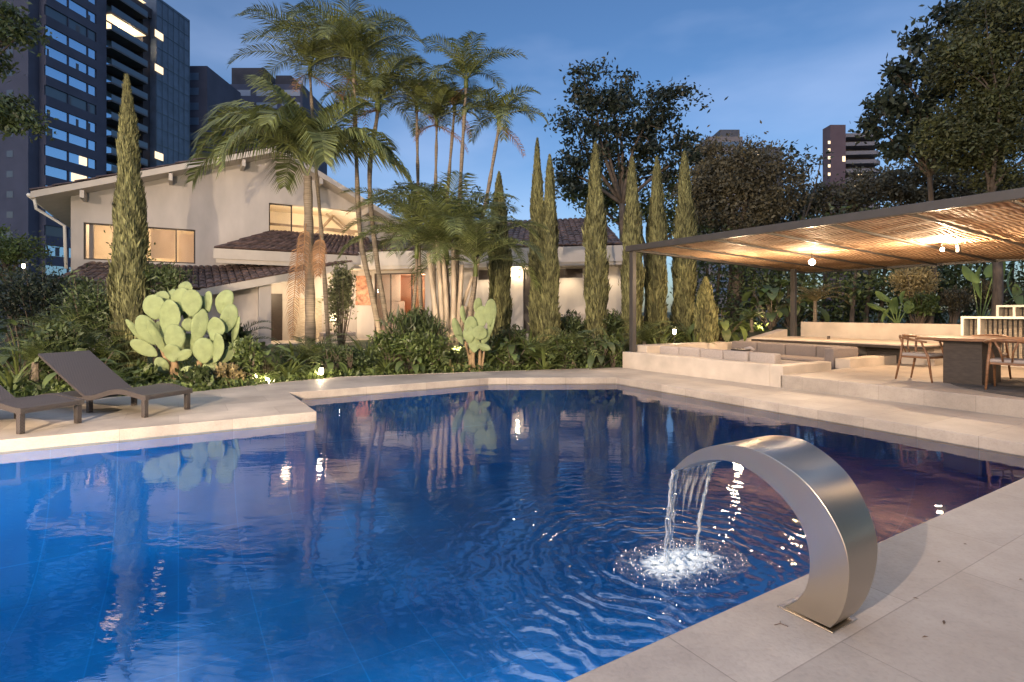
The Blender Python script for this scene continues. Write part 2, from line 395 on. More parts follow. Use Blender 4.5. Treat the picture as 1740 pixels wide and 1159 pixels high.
def slab_with_hole(outer, hole, z0, z1):
    mb = MB(); allp = outer + hole
    tris = tessellate_polygon([outer, hole])
    top = [(p.x, p.y, z1) for p in allp]; bot = [(p.x, p.y, z0) for p in allp]; n = len(allp)
    fs = []
    for t in tris:
        a, b, c = [allp[i] for i in t]
        up = (b - a).to_2d().cross((c - a).to_2d()) > 0
        t = tuple(t) if up else tuple(t)[::-1]
        fs.append(t); fs.append(tuple(i + n for i in t[::-1]))
    for ring, off in ((outer, 0), (hole, len(outer))):
        k = len(ring)
        for i in range(k):
            a, b = off + i, off + (i + 1) % k
            fs.append((a, b, b + n, a + n))
    mb.add(top + bot, fs); return mb
o = slab_with_hole(deck_out, pool, -.16, 0).build('pool_deck', deckm); struct(o)
bv = o.modifiers.new('bevel', 'BEVEL'); bv.width = .012; bv.segments = 2; bv.limit_method = 'ANGLE'; bv.angle_limit = R(50)
# pool basin, set back a little under the coping
def inset(poly, d):
    out = []; n = len(poly)
    for i in range(n):
        a, b, c = poly[i - 1], poly[i], poly[(i + 1) % n]
        e1 = (b - a).to_2d().normalized(); e2 = (c - b).to_2d().normalized()
        n1 = Vector((-e1.y, e1.x)); n2 = Vector((-e2.y, e2.x)); m = n1 + n2
        m = m / max(.3, m.dot(n1)); out.append(Vector((b.x + m.x * d, b.y + m.y * d, 0)))
    return out
wp = inset(pool, -.03)
mb = MB(); n = len(wp)
lv = [(0, -.15), (.01, -.4), (.08, -.75), (.3, -1.05), (.7, -1.28), (1.1, -1.4)]     # coved sides
rings = [[(p.x, p.y, z) for p in inset(wp, d)] for d, z in lv]
mb.add([p for r in rings for p in r], [(k * n + i, k * n + (i + 1) % n, (k + 1) * n + (i + 1) % n, (k + 1) * n + i) for k in range(len(lv) - 1) for i in range(n)] + [tuple(range((len(lv) - 1) * n, len(lv) * n))])
o = mb.build('pool_basin', poolm, smooth=True); struct(o)
# shallow ledge steps under the water by the lounger deck
wq = inset(pool, -.025)
mb = MB()
tr = tessellate_polygon([wq]); mb.add([(p.x, p.y, -.13) for p in wq], [t if (wq[t[1]] - wq[t[0]]).to_2d().cross((wq[t[2]] - wq[t[0]]).to_2d()) > 0 else t[::-1] for t in tr])
struct(mb.build('pool_water', waterm))
# underwater pool lights
for u_, w_ in ((-7.5, 30), (-5.5, 170), (-3.5, 330), (-1.5, 300), (.5, 220), (2.5, 110), (4.5, 40)):
    lamp('SPOT', uv(u_, 1.74, -.55), w_, (.50, .80, 1), .10, uv(u_, 3.6, -1.3), 120, 1)

# ---------------------------------------------------------------- terrace
mb = MB()
def ubox(mb, u0, u1, v0, v1, z0, z1):
    return mb.box6(None, uv(u0, v0, z0), uv(u1 - u0, 0), uv(0, v1 - v0), (0, 0, z1 - z0))
ubox(mb, 9.5, 17, -7, 6.0, -.1, .235)
ubox(mb, 13.25, 17, 6.002, 10.2, -.1, .235)
struct(mb.build('terrace_floor', deckm, bevel=.01))
struct(ubox(MB(), 9.87, 13.23, 6.02, 9.7, -.1, .04).build('lounge_pit_floor', deckm))
def wallobj(name, label, cat, boxes, m=stone, group=None, bev=.012):
    mb = MB()
    for b in boxes: ubox(mb, *b)
    o = mb.build(name, m, bevel=bev); return tag(o, label, cat, group)
wallobj('low_stone_wall', 'low beige stone wall facing the pool with a short return, left of the terrace steps', 'wall', [(9.5, 9.86, 6.21, 10.2, -.05, .4), (9.5, 11.15, 5.95, 6.208, -.05, .402)])
wallobj('low_stone_wall', 'short low stone wall right of the entrance to the sunken lounge', 'wall', [(11.85, 13.85, 5.95, 6.25, .0, .42)])
wallobj('low_stone_wall', 'stone back wall closing the far side of the sunken lounge', 'wall', [(9.86, 13.24, 9.72, 10.2, -.05, .56)])
wallobj('bench_plinth', 'stone seat plinth along the pool side of the sunken lounge', 'bench', [(9.87, 10.75, 6.42, 9.7, .04, .26)])
wallobj('bench_plinth', 'stone seat plinth along the counter side of the sunken lounge', 'bench', [(12.2, 13.22, 6.42, 9.7, .04, .26)])
wallobj('stone_wall', 'tall pale stone wall behind the lounge counter with plants on top', 'wall', [(16.0, 16.35, -4, 9.45, .236, 1.1)])
# sloping cheek wall
mb = MB()
a, b2 = uv(13.45, 9.62, .24), uv(15.6, 9.62, .24)
mb.prism([a, b2, b2 + Vector((0, 0, .64)), a + Vector((0, 0, .30))], uv(0, .3))
tag(mb.build('sloping_wall', stone, bevel=.01), 'sloping beige cheek wall rising to the rear pergola post', 'wall')
# counter
t = thing('lounge_counter', 'wide pale stone counter with a dark edge behind the sunken lounge', 'counter', uv(14.3, 7.3, .24))
ubox(MB(), 13.3, 15.2, 5.2, 9.2, .665, .70).build('counter_top', stone, t, bevel=.006)
ubox(MB(), 13.28, 15.22, 5.18, 9.22, .61, .664).build('edge_band', dark_wood, t)
ubox(MB(), 13.9, 15.0, 5.9, 6.6, .236, .609).build('dark_cabinet', dark_wood, t)
ubox(MB(), 13.9, 15.0, 5.25, 5.88, .236, .609).build('stone_leg', stone, t)
ubox(MB(), 13.34, 15.0, 6.7, 9.0, .236, .609).build('stone_base', stone, t)
tag(MB().tube([at(1408, 577.5, 14.0), at(1408, 571, 14.0)], .035, 10).build('tap_knob', dark_wood), 'small black knob standing on the lounge counter', 'knob')
# planting bed behind the wall
mb = MB(); ubox(mb, 16.36, 24, -6, 9.4, -.1, .98); struct(mb.build('planting_bed', soil))

# cushions
def cushion(u0, u1, v0, v1, z0, z1, label, m=cushion_m, group='back cushions around the sunken lounge'):
    c = uv((u0 + u1) / 2, (v0 + v1) / 2, z0)
    mb = MB(); mb.box(c + Vector((0, 0, (z1 - z0) / 2)), (u1 - u0 - .015, v1 - v0 - .015, z1 - z0), UV_ANG)
    o = mb.build('cushion', m, bevel=.035); o.modifiers['bevel'].segments = 4
    for p in o.data.polygons: p.use_smooth = True
    return tag(o, label, 'cushion', group)
vs = [6.35, 6.95, 7.55, 8.15, 8.75, 9.35]
wds = ['light grey cushion at the near end of the row behind the low pool wall', 'second light grey cushion from the near end behind the low pool wall',
       'third light grey cushion from the near end behind the low pool wall', 'fourth light grey cushion from the near end behind the low pool wall', 'light grey cushion next to the front pergola post']
for i in range(5):
    cushion(9.88, 10.12, vs[i], vs[i + 1] - (.0 if i else .02), .27, .58 + .01 * (i % 2), wds[i], cushion_l)
wds = ['dark grey cushion at the near end below the counter', 'second dark grey cushion from the near end below the counter', 'third dark grey cushion below the counter', 'dark grey cushion at the far end below the counter']
for i in range(4): cushion(12.95, 13.2, 6.5 + i * .78, 6.5 + (i + 1) * .78, .27, .6, wds[i])
cushion(11.85, 12.9, 6.28, 6.5, .05, .62, 'tall grey cushion standing behind the short low wall at the lounge entrance', cushion_m)
cushion(10.15, 10.74, 6.45, 8.0, .262, .33, 'flat seat cushion on the near half of the pool side bench', cushion_l, 'seat cushions in the sunken lounge')
cushion(10.15, 10.74, 8.0, 9.6, .262, .33, 'flat seat cushion on the far half of the pool side bench', cushion_l, 'seat cushions in the sunken lounge')
cushion(12.22, 12.93, 6.55, 8.1, .262, .33, 'flat seat cushion on the near half of the counter side bench', cushion_m, 'seat cushions in the sunken lounge')
cushion(12.22, 12.93, 8.1, 9.6, .262, .33, 'flat seat cushion on the far half of the counter side bench', cushion_m, 'seat cushions in the sunken lounge')
t = thing('serving_tray', 'small dark tray with a pale folded towel lying on the lounge cushions', 'tray', uv(10.05, 7.2, .59))
mb = MB(); mb.box(uv(10.02, 7.2, .605), (.2, .34, .03), UV_ANG); mb.build('tray', dark_wood, t, bevel=.005)
mb = MB(); mb.tube([uv(10.03, 7.12, .63), uv(10.06, 7.0, .66), uv(10.06, 6.92, .62)], [.03, .035, .02], 8); mb.build('towel', cushion_l, t, smooth=True)

# ---------------------------------------------------------------- pergola
def reed_mat():
    m, n, l, b = node_mat('woven_reed')
    tc = n.new('ShaderNodeTexCoord'); mp = n.new('ShaderNodeMapping'); mp.inputs['Rotation'].default_value = (0, 0, -UV_ANG)
    l.new(tc.outputs['Object'], mp.inputs[0])
    w = n.new('ShaderNodeTexWave'); w.wave_type = 'BANDS'; w.bands_direction = 'Y'; w.inputs['Scale'].default_value = 3.6; w.inputs['Distortion'].default_value = 4; w.inputs['Detail'].default_value = 4; w.inputs['Detail Scale'].default_value = .8
    l.new(mp.outputs[0], w.inputs[0])
    rp = n.new('ShaderNodeValToRGB'); rp.color_ramp.elements[0].color = (.30, .16, .085, 1); rp.color_ramp.elements[1].color = (.85, .62, .42, 1)
    rp.color_ramp.elements[0].position = .1
    l.new(w.outputs['Fac'], rp.inputs[0])
    nz = n.new('ShaderNodeTexNoise'); nz.inputs['Scale'].default_value = .9; nz.inputs['Detail'].default_value = 5; l.new(mp.outputs[0], nz.inputs[0])
    mx = n.new('ShaderNodeMix'); mx.data_type = 'RGBA'; mx.blend_type = 'MULTIPLY'; mx.inputs[0].default_value = 1
    r2 = n.new('ShaderNodeValToRGB'); r2.color_ramp.elements[0].color = (.6, .55, .5, 1); r2.color_ramp.elements[1].color = (1.1, 1.1, 1.1, 1); r2.color_ramp.elements[0].position = .35; r2.color_ramp.elements[1].position = .65
    l.new(nz.outputs[0], r2.inputs[0]); l.new(rp.outputs[0], mx.inputs[6]); l.new(r2.outputs[0], mx.inputs[7]); l.new(mx.outputs[2], b.inputs['Base Color'])
    b.inputs['Roughness'].default_value = .7
    bp = n.new('ShaderNodeBump'); bp.inputs['Strength'].default_value = .9; bp.inputs['Distance'].default_value = .03
    l.new(w.outputs['Fac'], bp.inputs['Height']); l.new(bp.outputs[0], b.inputs['Normal'])
    return m
reed = reed_mat()
UF, UB, ZF, ZB, VL, VR = 9.55, 17.3, 3.05, 2.76, 10.15, 0.2
def rz_(u): return ZF + (ZB - ZF) * (u - UF) / (UB - UF)
perg = thing('pergola', 'flat pergola with a dark steel frame and lit reed mat ceiling over the terrace', 'pergola', uv(UF, VL, 0))
mb = MB(); ubox(mb, UF, UF + .12, VR, VL, ZF - .14, ZF); mb.build('front_beam', steel_beam, perg, bevel=.005)
mb = MB(); ubox(mb, UB, UB + .1, VR, VL, ZB - .12, ZB); mb.build('rear_beam', steel_beam, perg)
def purlin(v, w=.035, h=.04, dz=-.115, nm='purlin'):
    mb = MB(); a = uv(UF + .125, v, rz_(UF + .12) + dz); L = uv(UB, v, ZB + dz) - a
    mb.box6(None, a, L, uv(0, w), (0, 0, h)); return mb.build(nm, steel_beam, perg)
purlin(VL - .1, .1, .11, -.12, 'side_beam')
v = 8.9
while v > VR: purlin(v); v -= 1.22
# reed sheet with sag between the purlins
nu_, nv_ = 60, 150; mb = MB(); top = []; random.seed(3)
for i in range(nu_ + 1):
    for j in range(nv_ + 1):
        u = UF + .13 + (UB - UF - .15) * i / nu_; vv = VL - .12 + (VR - VL + .12) * j / nv_
        s_ = (8.9 - vv) / 1.22; sag = .035 * abs(math.sin(math.pi * s_)) * (.5 + .5 * math.sin(u * 1.7 + vv))
        top.append(uv(u, vv, rz_(u) - .055 - sag + .008 * math.sin(u * 9 + math.sin(vv * 2) * 2)))
m_ = nv_ + 1
fs = [(i * m_ + j, i * m_ + j + 1, (i + 1) * m_ + j + 1, (i + 1) * m_ + j) for i in range(nu_) for j in range(nv_)]
N_ = len(top)
fs2 = [tuple(k + N_ for k in f[::-1]) for f in fs]
mb.add(top + [p + Vector((0, 0, .02)) for p in top], fs + fs2); mb.build('reed_ceiling', reed, perg, smooth=True)
def post(u, v, z0, z1, w=.12):
    mb = MB(); ubox(mb, u - w / 2, u + w / 2, v - w / 2, v + w / 2, z0, z1); mb.build('post', steel_beam, perg, bevel=.004)
post(9.68, 10.02, .4, ZF - .145)
post(15.75, 9.52, .24, rz_(15.75) - .13, .13)
post(9.68, .5, .236, ZF - .145)
# lamps under the pergola
def pendant(u, v, z, label, power):
    p = uv(u, v, z); t = thing('pendant_lamp', label, 'lamp', p)
    zt = rz_(u) - .1
    MB().tube([p + Vector((0, 0, .09)), Vector((p.x, p.y, zt))], .008, 6).build('cord', steel_beam, t)
    MB().tube([p + Vector((0, 0, .05)), p + Vector((0, 0, .11))], [.028, .02], 10).build('socket', steel_beam, t)
    MB().ball(p, .07, 14, 10).build('bulb', bulb_m, t, smooth=True)
    lamp('POINT', p - Vector((0, 0, .085)), power, (1, .70, .42), .05)
pendant(13.0, 7.4, 2.60, 'bare glowing bulb hanging from the reed ceiling above the sunken lounge', 125)
def spot(p, d, lit, label):
    t = thing('ceiling_spotlight', label, 'spotlight', p, group='swivel spotlights under the reed ceiling')
    q = p + Vector((0, 0, -.10)); d = Vector(d).normalized()
    MB().tube([p, q], .01, 6).build('stem', steel_beam, t)
    MB().tube([q - d * .07, q + d * .07], .04, 12).build('spot_body', steel_beam, t)
    MB().tube([q + d * .072, q + d * .078], .034, 12).build('lens', bulb_m if lit else steel_beam, t)
    if lit: lamp('POINT', q + d * .16, 175, (1, .70, .42), .05)
pl = uv(13.45, 4.95, rz_(13.45) - .1)
spot(pl, (-.6, -1, -.35), True, 'lit swivel spotlight pointing down from the reed ceiling over the dining table')
spot(pl + Vector((.24, -.12, 0)), (.15, .1, -1), False, 'dark cylinder spotlight beside the lit one under the reed ceiling')
spot(uv(13.4, 1.2, rz_(13.4) - .1), (-.4, -.8, -.5), True, 'lit spotlight further along the reed ceiling to the right')
lamp('POINT', uv(10.9, 1.0, 2.6), 90, (1, .70, .42), .1)
for v_ in (8.6, 5.6, 2.8): lamp('SPOT', uv(9.6, v_, 2.86), 150 if v_ > 4 else 35, (1, .74, .48), .06, uv(8.7, v_ + .2, 0), 85, .9)
lamp('POINT', uv(12.4, 9.0, 2.3), 60, (1, .70, .42), .1)

# ---------------------------------------------------------------- dining set
t = thing('dining_table', 'long wooden dining table on dark block legs at the terrace edge', 'table', uv(11.1, 2.8, .236))
top = MB(); pts = []
for k in range(9): a = math.pi / 2 * k / 8; pts.append(uv(10.45 + .25 - .25 * math.sin(a) , 4.25 - .25 + .25 * math.cos(a) * 1, .94))
pts = [uv(10.45 + .3 * (1 - math.sin(R(90 - 11.25 * k))), 4.0 + .3 * math.sin(R(90 - 11.25 * k)) * 0 + .3 * math.cos(R(90 - 11.25 * k)), .94) for k in range(9)]
rim = []
for k in range(9):
    a = R(90) * k / 8; rim.append(uv(10.75 - .3 * math.cos(a), 4.0 + .3 * math.sin(a), .94))
for k in range(9):
    a = R(90) * k / 8; rim.append(uv(11.45 + .3 * math.sin(a), 4.0 + .3 * math.cos(a), .94))
rim += [uv(11.75, .6, .94), uv(10.45, .6, .94)]
top.prism(rim, (0, 0, .045)); top.build('tabletop', wood, t, bevel=.008)
ubox(MB(), 10.72, 11.5, 3.42, 3.93, .236, .938).build('leg', dark_wood, t, bevel=.005)
ubox(MB(), 10.72, 11.5, 1.4, 1.9, .236, .938).build('leg', dark_wood, t, bevel=.005)

def chair():
    t = thing('dining_chair', 'curved teak armchair at the left end of the dining table', 'chair', (0, 0, 0), group='dining chairs around the wooden table')
    # local: faces -x, seat centre at origin
    rail = []
    for k in range(13):
        a = math.pi * (k / 12) - math.pi / 2
        rail.append((.02 + .29 * math.cos(a) if True else 0, .29 * math.sin(a), .70 + .05 * math.cos(a)))
    rail = [(-.20, -.27, .66)] + rail + [(-.20, .27, .66)]
    MB().tube(rail, [.014, .02] + [.022] * 11 + [.02, .014] if False else [.016] + [.023] * 13 + [.016], 8).build('top_rail', wood, t, smooth=True)
    for sx, sy in ((-1, -1), (-1, 1), (1, -1), (1, 1)):
        if sx < 0: pts = [(-.27, sy * .25, 0), (-.21, sy * .245, .42), (-.12, sy * .28, .67)]
        else: pts = [(.30, sy * .23, 0), (.22, sy * .22, .42), (.20, sy * .20, .72)]
        MB().tube(pts, [.014, .022, .015], 8).build('leg', wood, t, smooth=True)
    MB().box((0, 0, .40), (.44, .44, .035)).build('seat_frame', wood, t, bevel=.01)
    s_ = MB().box((0, 0, .44), (.45, .45, .05)).build('seat_cushion', cushion_l, t, bevel=.02)
    MB().tube([(.22, -.05, .43), (.27, -.07, .58), (.29, -.13, .73)], .013, 6).build('back_slat', wood, t, smooth=True)
    MB().tube([(.22, .05, .43), (.27, .07, .58), (.29, .13, .73)], .013, 6).build('back_slat', wood, t, smooth=True)
    return t
ch = chair()
cs = [(10.8, 4.25, 90, 'curved teak armchair pulled up at the left end of the dining table'),
      (10.5, 3.0, 180, 'curved teak armchair on the pool side of the dining table near the right frame edge'),
      (11.9, 3.75, 0, 'teak armchair behind the dining table, left one of the far pair'),
      (11.9, 2.9, 0, 'teak armchair behind the dining table, right one of the far pair'),
      (10.45, 2.2, 180, 'teak armchair on the pool side of the table, cut off by the right frame edge')]
for i, (u, v, a, lb) in enumerate(cs):
    o = ch if i == 0 else copy_tree(ch)
    o.location = uv(u, v, .237); o.rotation_euler = (0, 0, UV_ANG + R(a) + (.08 if i % 2 else -.1)); o['label'] = lb
rug_m = mat('dark_grey_rug', (.085, .078, .075), .95, var=.35, scale=6, bump=.6, bscale=90)
mb = MB(); c = uv(11.4, 1.6)
mb.prism([uv(11.4 + 1.75 * math.cos(a), 1.9 + 2.1 * math.sin(a), .238) for a in [2 * math.pi * k / 48 for k in range(48)]], (0, 0, .012))
for p in ch.children: pass
tag(mb.build('rug', rug_m), 'dark grey round rug under the dining table', 'rug')

# white framed cabinets on the terrace
white_paint = mat('white_paint', (.72, .70, .66), .4, var=.04, scale=3)
slat_m = mat('weathered_slats', (.42, .36, .28), .6, var=.3, scale=8, stretch=(1, 1, 6))
def cabinet(u, v0, v1, z0, z1, label, inner):
    t = thing('glass_cabinet', label, 'cabinet', uv(u, v0, z0)); f = MB()
    ubox(f, u, u + .5, v1, v0, z1 - .05, z1)
    ubox(f, u, u + .5, v1, v0, z0, z0 + .05)
    for vv in (v0 - .05, v1, (v0 + v1) / 2, v0 - .35): ubox(f, u, u + .5, vv, vv + .05, z0 + .051, z1 - .051)
    f.build('frame', white_paint, t, bevel=.004)
    g = MB(); ubox(g, u + .03, u + .04, v1 + .052, v0 - .052, z0 + .052, z1 - .052); g.build('glass_front', pane_m, t)
    s = MB(); k = v1 + .08
    while k < v0 - .1: ubox(s, u + .28, u + .31, k, k + .05, z0 + .052, z1 - .052); k += .085
    s.build('slats', inner, t)
    g = MB(); ubox(g, u + .45, u + .48, v1 + .052, v0 - .052, z0 + .052, z1 - .052); g.build('back_panel', cushion_m, t)
cabinet(15.1, 5.2, 1.0, .236, 1.30, 'white framed outdoor cabinet with slatted glass front behind the dining table', slat_m)
cabinet(16.5, 5.0, .8, .985, 1.56, 'white framed glazed box standing higher behind the terrace wall', slat_m)

# ---------------------------------------------------------------- fountain
def wick():
    m, n, l, b = node_mat('brushed_steel')
    b.inputs['Metallic'].default_value = 1; b.inputs['Base Color'].default_value = (.50, .44, .36, 1); b.inputs['Roughness'].default_value = .3
    tc = n.new('ShaderNodeTexCoord'); mp = n.new('ShaderNodeMapping'); mp.inputs['Rotation'].default_value = (0, 0, -UV_ANG); mp.inputs['Scale'].default_value = (1.5, 40, 40)
    nz = n.new('ShaderNodeTexNoise'); nz.inputs['Scale'].default_value = 3; nz.inputs['Detail'].default_value = 4
    l.new(tc.outputs['Object'], mp.inputs[0]); l.new(mp.outputs[0], nz.inputs[0])
    mr = n.new('ShaderNodeMapRange'); mr.inputs[3].default_value = .27; mr.inputs[4].default_value = .36; l.new(nz.outputs[0], mr.inputs[0]); l.new(mr.outputs[0], b.inputs['Roughness'])
    b.inputs['Anisotropic'].default_value = .5
    bp = n.new('ShaderNodeBump'); bp.inputs['Strength'].default_value = .015; bp.inputs['Distance'].default_value = .002; l.new(nz.outputs[0], bp.inputs['Height']); l.new(bp.outputs[0], b.inputs['Normal'])
    return m
steel = wick()
U0 = 2.44
def onside(cx, cy, u=U0):
    px = cx / 2.897 + 1050; py = cy / 2.897 + 700; r = ray(px)
    d = u / (CU * r + SU); return (d * (-SU * r + CU), EYE + (HY - py) * d / F)      # (v, z)
outer = [onside(*p) for p in [(274, 286), (300, 252), (350, 212), (410, 180), (500, 161), (590, 164), (700, 194), (800, 250), (905, 325), (990, 420), (1055, 520), (1105, 620), (1132, 710), (1140, 800), (1132, 890), (1112, 970), (1080, 1030), (1044, 1064)]]
inner = [onside(*p) for p in [(280, 290), (330, 272), (380, 252), (430, 240), (500, 236), (570, 248), (650, 286), (730, 345), (800, 410), (860, 482), (905, 562), (934, 650), (945, 740), (938, 820), (918, 880), (885, 925), (850, 948), (812, 962)]]
def resample(pts, n):
    P = np.array(pts); P2 = [P[0]]
    # Catmull-Rom
    Q = np.vstack([2 * P[0] - P[1], P, 2 * P[-1] - P[-2]]); out = []
    for i in range(1, len(Q) - 2):
        for t in np.linspace(0, 1, 8, endpoint=False):
            p0, p1, p2, p3 = Q[i - 1:i + 3]
            out.append(.5 * ((2 * p1) + (-p0 + p2) * t + (2 * p0 - 5 * p1 + 4 * p2 - p3) * t * t + (-p0 + 3 * p1 - 3 * p2 + p3) * t ** 3))
    out.append(P[-1]); out = np.array(out)
    k = 5
    pad = np.vstack([np.repeat(out[:1], k, 0), out, np.repeat(out[-1:], k, 0)])
    sm = np.array([pad[i:i + 2 * k + 1].mean(0) for i in range(len(out))]); sm[0] = out[0]; sm[-1] = out[-1]; out = sm
    s = np.concatenate([[0], np.cumsum(np.linalg.norm(np.diff(out, axis=0), axis=1))])
    tt = np.linspace(0, s[-1], n); return np.stack([np.interp(tt, s, out[:, 0]), np.interp(tt, s, out[:, 1])], -1)
NF = 90
ou, inn = resample(outer, NF), resample(inner, NF)
vb = (ou[-1][0] + inn[-1][0]) / 2
fnt = thing('pool_fountain', 'curved brushed steel cascade fountain arching over the pool edge', 'fountain', uv(U0 + .1, vb, 0))
mb = MB(); ring = []
for i in range(NF):
    k = i / (NF - 1); w = .42 - .25 * max(0, min(1, (k - .38) / .62)) ** .9
    zo = max(ou[i][1], .004); zi = max(inn[i][1], .004)
    ring.append([uv(U0, inn[i][0], zi), uv(U0, ou[i][0], zo), uv(U0 + w, ou[i][0], zo), uv(U0 + w, inn[i][0], zi)])
vs = [p for r in ring for p in r]; fs = []
for i in range(NF - 1):
    for k in range(4): fs.append((i * 4 + k, i * 4 + (k + 1) % 4, (i + 1) * 4 + (k + 1) % 4, (i + 1) * 4 + k))
fs += [(3, 2, 1, 0), tuple((NF - 1) * 4 + k for k in range(4))]
mb.add(vs, fs); o = mb.build('body', steel, fnt, smooth=True, bevel=.0025)
md = o.modifiers.new('wn', 'WEIGHTED_NORMAL') if False else None
o.data.set_sharp_from_angle(angle=R(40)) if hasattr(o.data, 'set_sharp_from_angle') else None
mb = MB(); mb.box6(None, uv(U0 - .015, min(ou[-1][0], inn[-1][0]) - .02, 0.0), uv(.205, 0), uv(0, abs(ou[-1][0] - inn[-1][0]) + .04), (0, 0, .006)); mb.build('base_plate', steel, fnt, bevel=.002)

# falling water
def clear_water():
    m, n, l, b = node_mat('falling_water'); n.remove(b)
    tc = n.new('ShaderNodeTexCoord'); mp = n.new('ShaderNodeMapping'); mp.inputs['Scale'].default_value = (30, 30, 2.2); l.new(tc.outputs['Object'], mp.inputs[0])
    nz = n.new('ShaderNodeTexNoise'); nz.inputs['Scale'].default_value = 1.2; nz.inputs['Detail'].default_value = 4; l.new(mp.outputs[0], nz.inputs[0])
    bp = n.new('ShaderNodeBump'); bp.inputs['Strength'].default_value = 1; bp.inputs['Distance'].default_value = .02; l.new(nz.outputs[0], bp.inputs['Height'])
    g = n.new('ShaderNodeBsdfGlossy'); g.inputs['Roughness'].default_value = .08; l.new(bp.outputs[0], g.inputs['Normal'])
    d = n.new('ShaderNodeBsdfDiffuse'); d.inputs[0].default_value = (.85, .9, .95, 1)
    t = n.new('ShaderNodeBsdfTransparent'); t.inputs[0].default_value = (.93, .97, 1, 1)
    a = n.new('ShaderNodeMixShader'); a.inputs[0].default_value = .45; l.new(g.outputs[0], a.inputs[1]); l.new(d.outputs[0], a.inputs[2])
    rp = n.new('ShaderNodeMapRange'); rp.inputs[1].default_value = .42; rp.inputs[2].default_value = .66; rp.inputs[3].default_value = .06; rp.inputs[4].default_value = .72; l.new(nz.outputs[0], rp.inputs[0])
    x = n.new('ShaderNodeMixShader'); l.new(rp.outputs[0], x.inputs[0]); l.new(t.outputs[0], x.inputs[1]); l.new(a.outputs[0], x.inputs[2]); l.new(x.outputs[0], n['Material Output'].inputs[0])
    return m
fall_m = clear_water()
foam_m = mat('splash_foam', (.80, .88, .95), .25, var=.05, trans=.35)
tipv, tipz = float(ou[0][0]), float(ou[0][1]); random.seed(7)
wf = thing('falling_water', 'clear water falling from the steel fountain lip into the pool', 'water jet', uv(U0 + .2, tipv, -.13))
mb = MB()
def arc(u, t, du=0):   # ballistic drop from the lip, drifting outwards
    H = tipz + .13; z = tipz - H * t * t; v = tipv + .10 * t; return uv(u + du * t, v, z)
def strand(u, r, du, seed):
    random.seed(seed); pts = []; rad = []
    for k in range(26):
        t = k / 25; p = arc(u, t, du); pts.append(p + Vector((random.gauss(0, .0015 + .004 * t), random.gauss(0, .0015 + .004 * t), 0)))
        rad.append(r * (1 - .45 * t) * random.uniform(.75, 1.25))
    mb.tube(pts, rad, 8)
for k in range(4): strand(U0 + .012 + .010 * k, .0095, .02 + .01 * k, k)
for k in range(4): strand(U0 + .385 + .010 * k, .0105, -.08 - .012 * k, 20 + k)
mb.build('stream', fall_m, wf, smooth=True)
# torn curtain hanging below the lip
mb = MB(); nu = 70
rowsN = 16
def sheet(a0, a1, depth, seed):
    random.seed(seed); vs = []; fs = []
    cols = [a0 + (a1 - a0) * i / nu for i in range(nu + 1)]
    ln = [depth * (.35 + .65 * abs(math.sin(i * .23 + seed)) * random.uniform(.6, 1)) for i in range(nu + 1)]
    for i, u in enumerate(cols):
        for j in range(rowsN + 1):
            t = ln[i] * j / rowsN; du = -.10 * (u - U0 - .0) / .42
            p = arc(u, t, du); vs.append(p + uv(0, .006 * math.sin(i * .9 + j * .3)))
    for i in range(nu):
        for j in range(rowsN):
            a = i * (rowsN + 1) + j; fs.append((a, a + 1, a + rowsN + 2, a + rowsN + 1))
    mb.add(vs, fs)
sheet(U0 + .03, U0 + .40, .80, 1.3)
mb.build('water_curtain', fall_m, wf, smooth=True)
mb = MB(); random.seed(11)
hits = (arc(U0 + .02, 1, .03), arc(U0 + .40, 1, -.1))
for c_, rr, nn in ((hits[0], .15, 150), (hits[1], .13, 110)):
    for k in range(nn):
        a = random.uniform(0, 2 * math.pi); q = random.random() ** .8 * rr * 1.9; h = max(0, random.gauss(.03, .035)) * max(.2, 1 - q / (rr * 2))
        s_ = random.uniform(.0012, .0045)
        mb.ball((c_.x + math.cos(a) * q * 1.2, c_.y + math.sin(a) * q, -.128 + h), (s_, s_, s_ * random.uniform(.6, 2.4)), 6, 4)
mb.build('splash', foam_m, wf, smooth=True)
